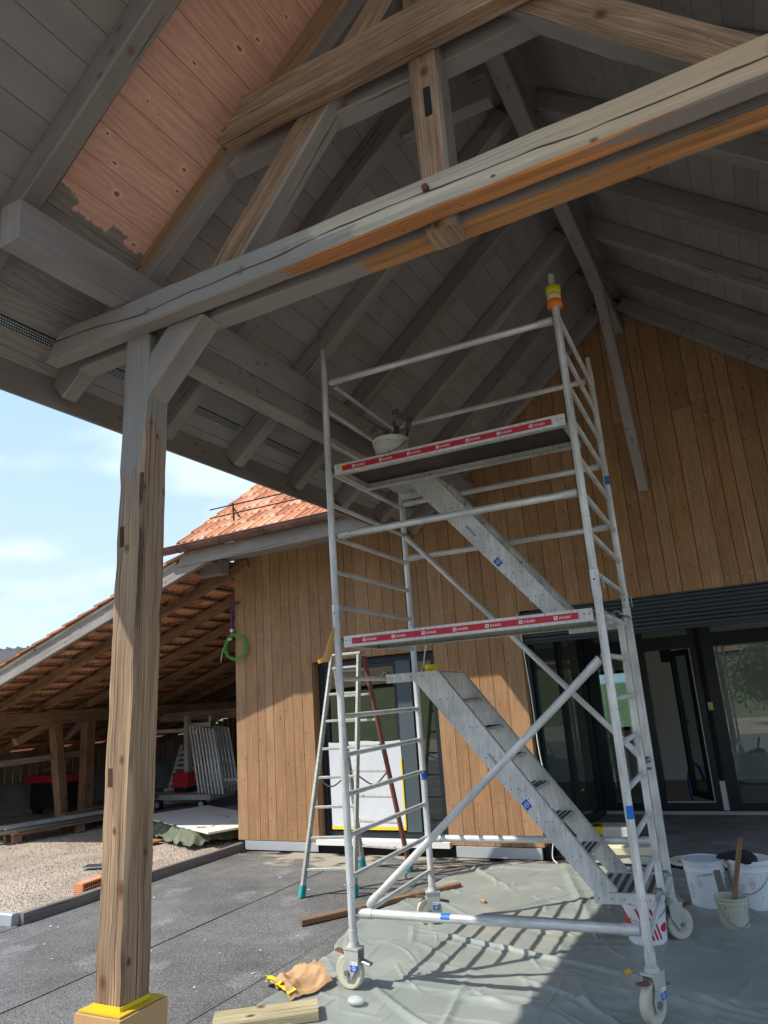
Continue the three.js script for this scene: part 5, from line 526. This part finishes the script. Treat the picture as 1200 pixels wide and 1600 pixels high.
// wrapped post footing
{ const f = thing('wrapped_footing', 'post footing wrapped in brown paper with yellow tape at the foot of the porch post', 'footing', [-0.295, 0, 1.605]);
  const g = new THREE.BoxGeometry(0.29, 0.47, 0.29, 14, 16, 14), q = g.attributes.position; for (let i = 0; i < q.count; i++) { const x = q.getX(i), y = q.getY(i), z = q.getZ(i); const k = 0.012 * (fbm(x * 9 + y * 5 + 3, z * 9 - y * 6 + 7, 3) - 0.5) * 2; q.setX(i, x * (1 + k * 3)); q.setZ(i, z * (1 + k * 3)); } g.translate(0, 0.236, 0); g.computeVertexNormals(); mesh('paper_wrap', g, M.kraft, f);
  for (const [x0, x1, z0, z1] of [[-0.132, 0.132, 0.089, 0.132], [-0.132, 0.132, -0.132, -0.089], [0.089, 0.132, -0.0889, 0.0889], [-0.132, -0.089, -0.0889, 0.0889]]) mesh('tape', box(x0, x1, 0.474, 0.481, z0, z1), flat(0xc9aa22, 0.6), f); for (const [a, b, c, d] of [[-0.088, 0.088, 0.0882, 0.092], [0.0882, 0.092, -0.088, 0.088]]) mesh('tape', box(a, b, 0.4812, 0.5, c, d), M.yellow, f); }
// step ladder
{ const L = thing('step_ladder', 'worn aluminium step ladder with teal rubber feet standing before the window', 'ladder'); const F = [V(-1.65, 0.01, -1.83), V(-1.14, 0.01, -1.95)], Rr = [V(-1.69, 0.01, -3.08), V(-1.06, 0.01, -2.97)], T = [V(-1.53, 2.25, -2.40), V(-1.215, 2.25, -2.43)], T2 = [V(-1.55, 2.22, -2.47), V(-1.195, 2.22, -2.49)]; const red = std({ color: 0x8a5a4c, roughness: 0.7, metalness: 0.3 });
  const sect = (A, B, m, n, name) => { for (let k = 0; k < 2; k++) { const d = B[k].clone().sub(A[k]).normalize(); mesh('rail', beam(A[k].clone().addScaledVector(d, 0.07), B[k], 0.028, 0.062, { up: V(0, 0, 1), jit: 0.0005, ch: 0.003, seg: 3 }), Array.isArray(m) ? m[k] : m, L); mesh('rubber_foot', beam(A[k].clone(), A[k].clone().addScaledVector(d, 0.1), 0.042, 0.078, { up: V(0, 0, 1), jit: 0.001 }), M.teal, L); } for (let i = 1; i <= n; i++) { const t = (i - 0.15) / (n + 0.35), P = A[0].clone().lerp(B[0], t), Q = A[1].clone().lerp(B[1], t); mesh('rung', beam(P, Q, 0.032, 0.026, { jit: 0.0005, ch: 0.004, seg: 1 }), M.aluDull, L); } };
  sect(F, T, M.aluDull, 8); sect(Rr, T2, [M.aluDull, red], 8); mesh('hinge_cap', beam(V(-1.56, 2.255, -2.435), V(-1.19, 2.255, -2.46), 0.13, 0.03, { jit: 0.001 }), M.aluDull, L);
  mesh('strap', hose([[-1.6, 1.05, -2.1], [-1.62, 0.92, -2.4], [-1.63, 1.0, -2.75]], 0.008, 24), M.steel, L); mesh('strap', hose([[-1.19, 1.05, -2.2], [-1.14, 0.93, -2.45], [-1.12, 1.02, -2.72]], 0.008, 24), M.steel, L); }
// plastic dust sheet
{ const NX = 440, NZ = 440, g = new THREE.PlaneGeometry(1, 1, NX, NZ), q = g.attributes.position, uv = g.attributes.uv; const edge = (z) => { const K = [[1.4, -0.35], [0.6, -0.44], [0.3, -0.46], [-0.35, -0.52], [-1.3, -0.72], [-2.0, -0.6], [-2.9, -0.55], [-3.5, 0.1]]; for (let i = 0; i < K.length - 1; i++) if (z <= K[i][0] && z >= K[i + 1][0]) return lerp(K[i][1], K[i + 1][1], sstep(0, 1, (K[i][0] - z) / (K[i][0] - K[i + 1][0]))); return K[0][1]; };
  // sharp creases of stiff film: tent-shaped folds of many lengths, most of them running one of three ways
  const cr = rng(515), C = []; for (let i = 0; i < 520; i++) { const big = i < 40, dir = [0.35, -0.5, 1.15][i % 3] + (cr() - 0.5) * (big ? 0.9 : 2.6), l = big ? 0.4 + cr() * 1.1 : 0.05 + cr() * 0.32; C.push([-0.7 + cr() * 4.0, -3.4 + cr() * 4.6, Math.cos(dir), Math.sin(dir), l, big ? 0.03 + cr() * 0.05 : 0.012 + cr() * 0.03, big ? 0.008 + cr() * 0.02 : 0.003 + cr() * 0.009, (cr() - 0.5) * 0.5]); }
  for (let i = 0; i < q.count; i++) { const a = q.getX(i) + 0.5, b = q.getY(i) + 0.5, z = lerp(-3.42, 1.4, b), xl = edge(z) + 0.06 * (fbm(z * 5, 1, 3) - 0.5), x = lerp(xl, 3.7, Math.pow(a, 1.15)); let h = 0.03 * fbm(x * 1.6 + 7, z * 1.3 + 2, 3);
    for (const [cx, cz, c, s, l, w, ht, bend] of C) { const dx = x - cx, dz = z - cz, t = dx * c + dz * s; if (t < -l || t > l) continue; const k = t / l, d = Math.abs(-dx * s + dz * c + bend * t * t / l * 0.6); if (d > w) continue; h += ht * (1 - k * k) * Math.pow(1 - d / w, 1.25); }
    const e = x - xl; h += 0.035 * Math.exp(-e * e / 0.004) * (0.2 + fbm(z * 6, 9, 2)); q.setXYZ(i, x, 0.0125 + h * (1 - Math.exp(-(e + 0.01) * 18)), z); uv.setXY(i, x, z); }
  g.computeVertexNormals(); const t = bytesTex(512, 512, (u, v) => { const s = fbm(u * 5, v * 5, 5, 5, 5, 151), d = sstep(0.55, 0.75, fbm(u * 9, v * 9, 4, 9, 9, 153)); const c = mix3([126, 133, 128], [146, 151, 145], s); return mix3(c, [168, 164, 148], d * 0.35); }); t.repeat.set(0.5, 0.5);
  const m = single('dust_sheet', g, new THREE.MeshPhysicalMaterial({ map: t, roughness: 0.5, clearcoat: 0.2, clearcoatRoughness: 0.35, side: THREE.DoubleSide }), 'wrinkled grey-green plastic dust sheet spread under the scaffold', 'dust sheet'); }
single('cork_stub', new THREE.CylinderGeometry(0.014, 0.016, 0.045, 12).rotateZ(1.4).translate(0.12, 0.045, -1.95), M.paper, 'small orange-brown stub lying on the dust sheet behind the front rail', 'debris');
single('tape_scrap', beam(V(1.52, 0.05, -0.62), V(1.56, 0.06, -0.66), 0.03, 0.004, { jit: 0.004 }), flat(0xc9a63a, 0.7), 'small yellow tape scrap on the shaded dust sheet by the front castor', 'scrap');
{ const g = new THREE.SphereGeometry(0.055, 24, 12); g.scale(1, 0.4, 0.8); const q = g.attributes.position; for (let i = 0; i < q.count; i++) { const k = 1 + 0.35 * (fbm(q.getX(i) * 30 + 9, q.getZ(i) * 30 + q.getY(i) * 20 + 9, 3) - 0.5); q.setXYZ(i, q.getX(i) * k, q.getY(i) * k, q.getZ(i) * k); } g.computeVertexNormals(); g.translate(0.12, 0.045, 0.2); single('plastic_wad', g, new THREE.MeshPhysicalMaterial({ color: 0xdfe3e0, roughness: 0.15, transmission: 0.5, thickness: 0 }), 'small clear crumpled plastic wad beside the front left castor', 'plastic'); }
// tree behind the photographer, mirrored in the glass doors
{ const t = thing('orchard_tree', 'round grey-green tree on the meadow mirrored in the glass doors', 'tree', [2.4, 0, 14]); mesh('trunk', merged([rod(V(0, -0.05, 0), V(0.1, 0.9, 0), 0.14, 10, 0.1), rod(V(0.1, 0.9, 0), V(0.7, 2.2, 0.3), 0.08, 8, 0.03), rod(V(0.1, 0.9, 0), V(-0.6, 2.2, -0.2), 0.08, 8, 0.03), rod(V(0.1, 0.9, 0), V(0.1, 2.6, 0.2), 0.08, 8, 0.03)]), M.barn, t);
  const r = rng(900), L = []; for (let i = 0; i < 2600; i++) { const a = r() * 6.283, b = Math.acos(2 * r() - 1), R = 1.5 * Math.pow(r(), 0.45) * (0.75 + 0.5 * noise(a * 2, b * 3)); const g = new THREE.PlaneGeometry(0.06 + 0.05 * r(), 0.1 + 0.06 * r()); g.rotateX(r() * 6); g.rotateY(r() * 6); g.translate(Math.sin(b) * Math.cos(a) * R, 1.75 + Math.cos(b) * R * 0.85, Math.sin(b) * Math.sin(a) * R); L.push(g); } mesh('crown', merged(L), std({ color: 0x6c7a58, roughness: 0.8, side: THREE.DoubleSide }), t); }
scene.traverse((o) => { if (o.isMesh) { o.castShadow = true; o.receiveShadow = true; } });
renderer.render(scene, camera);
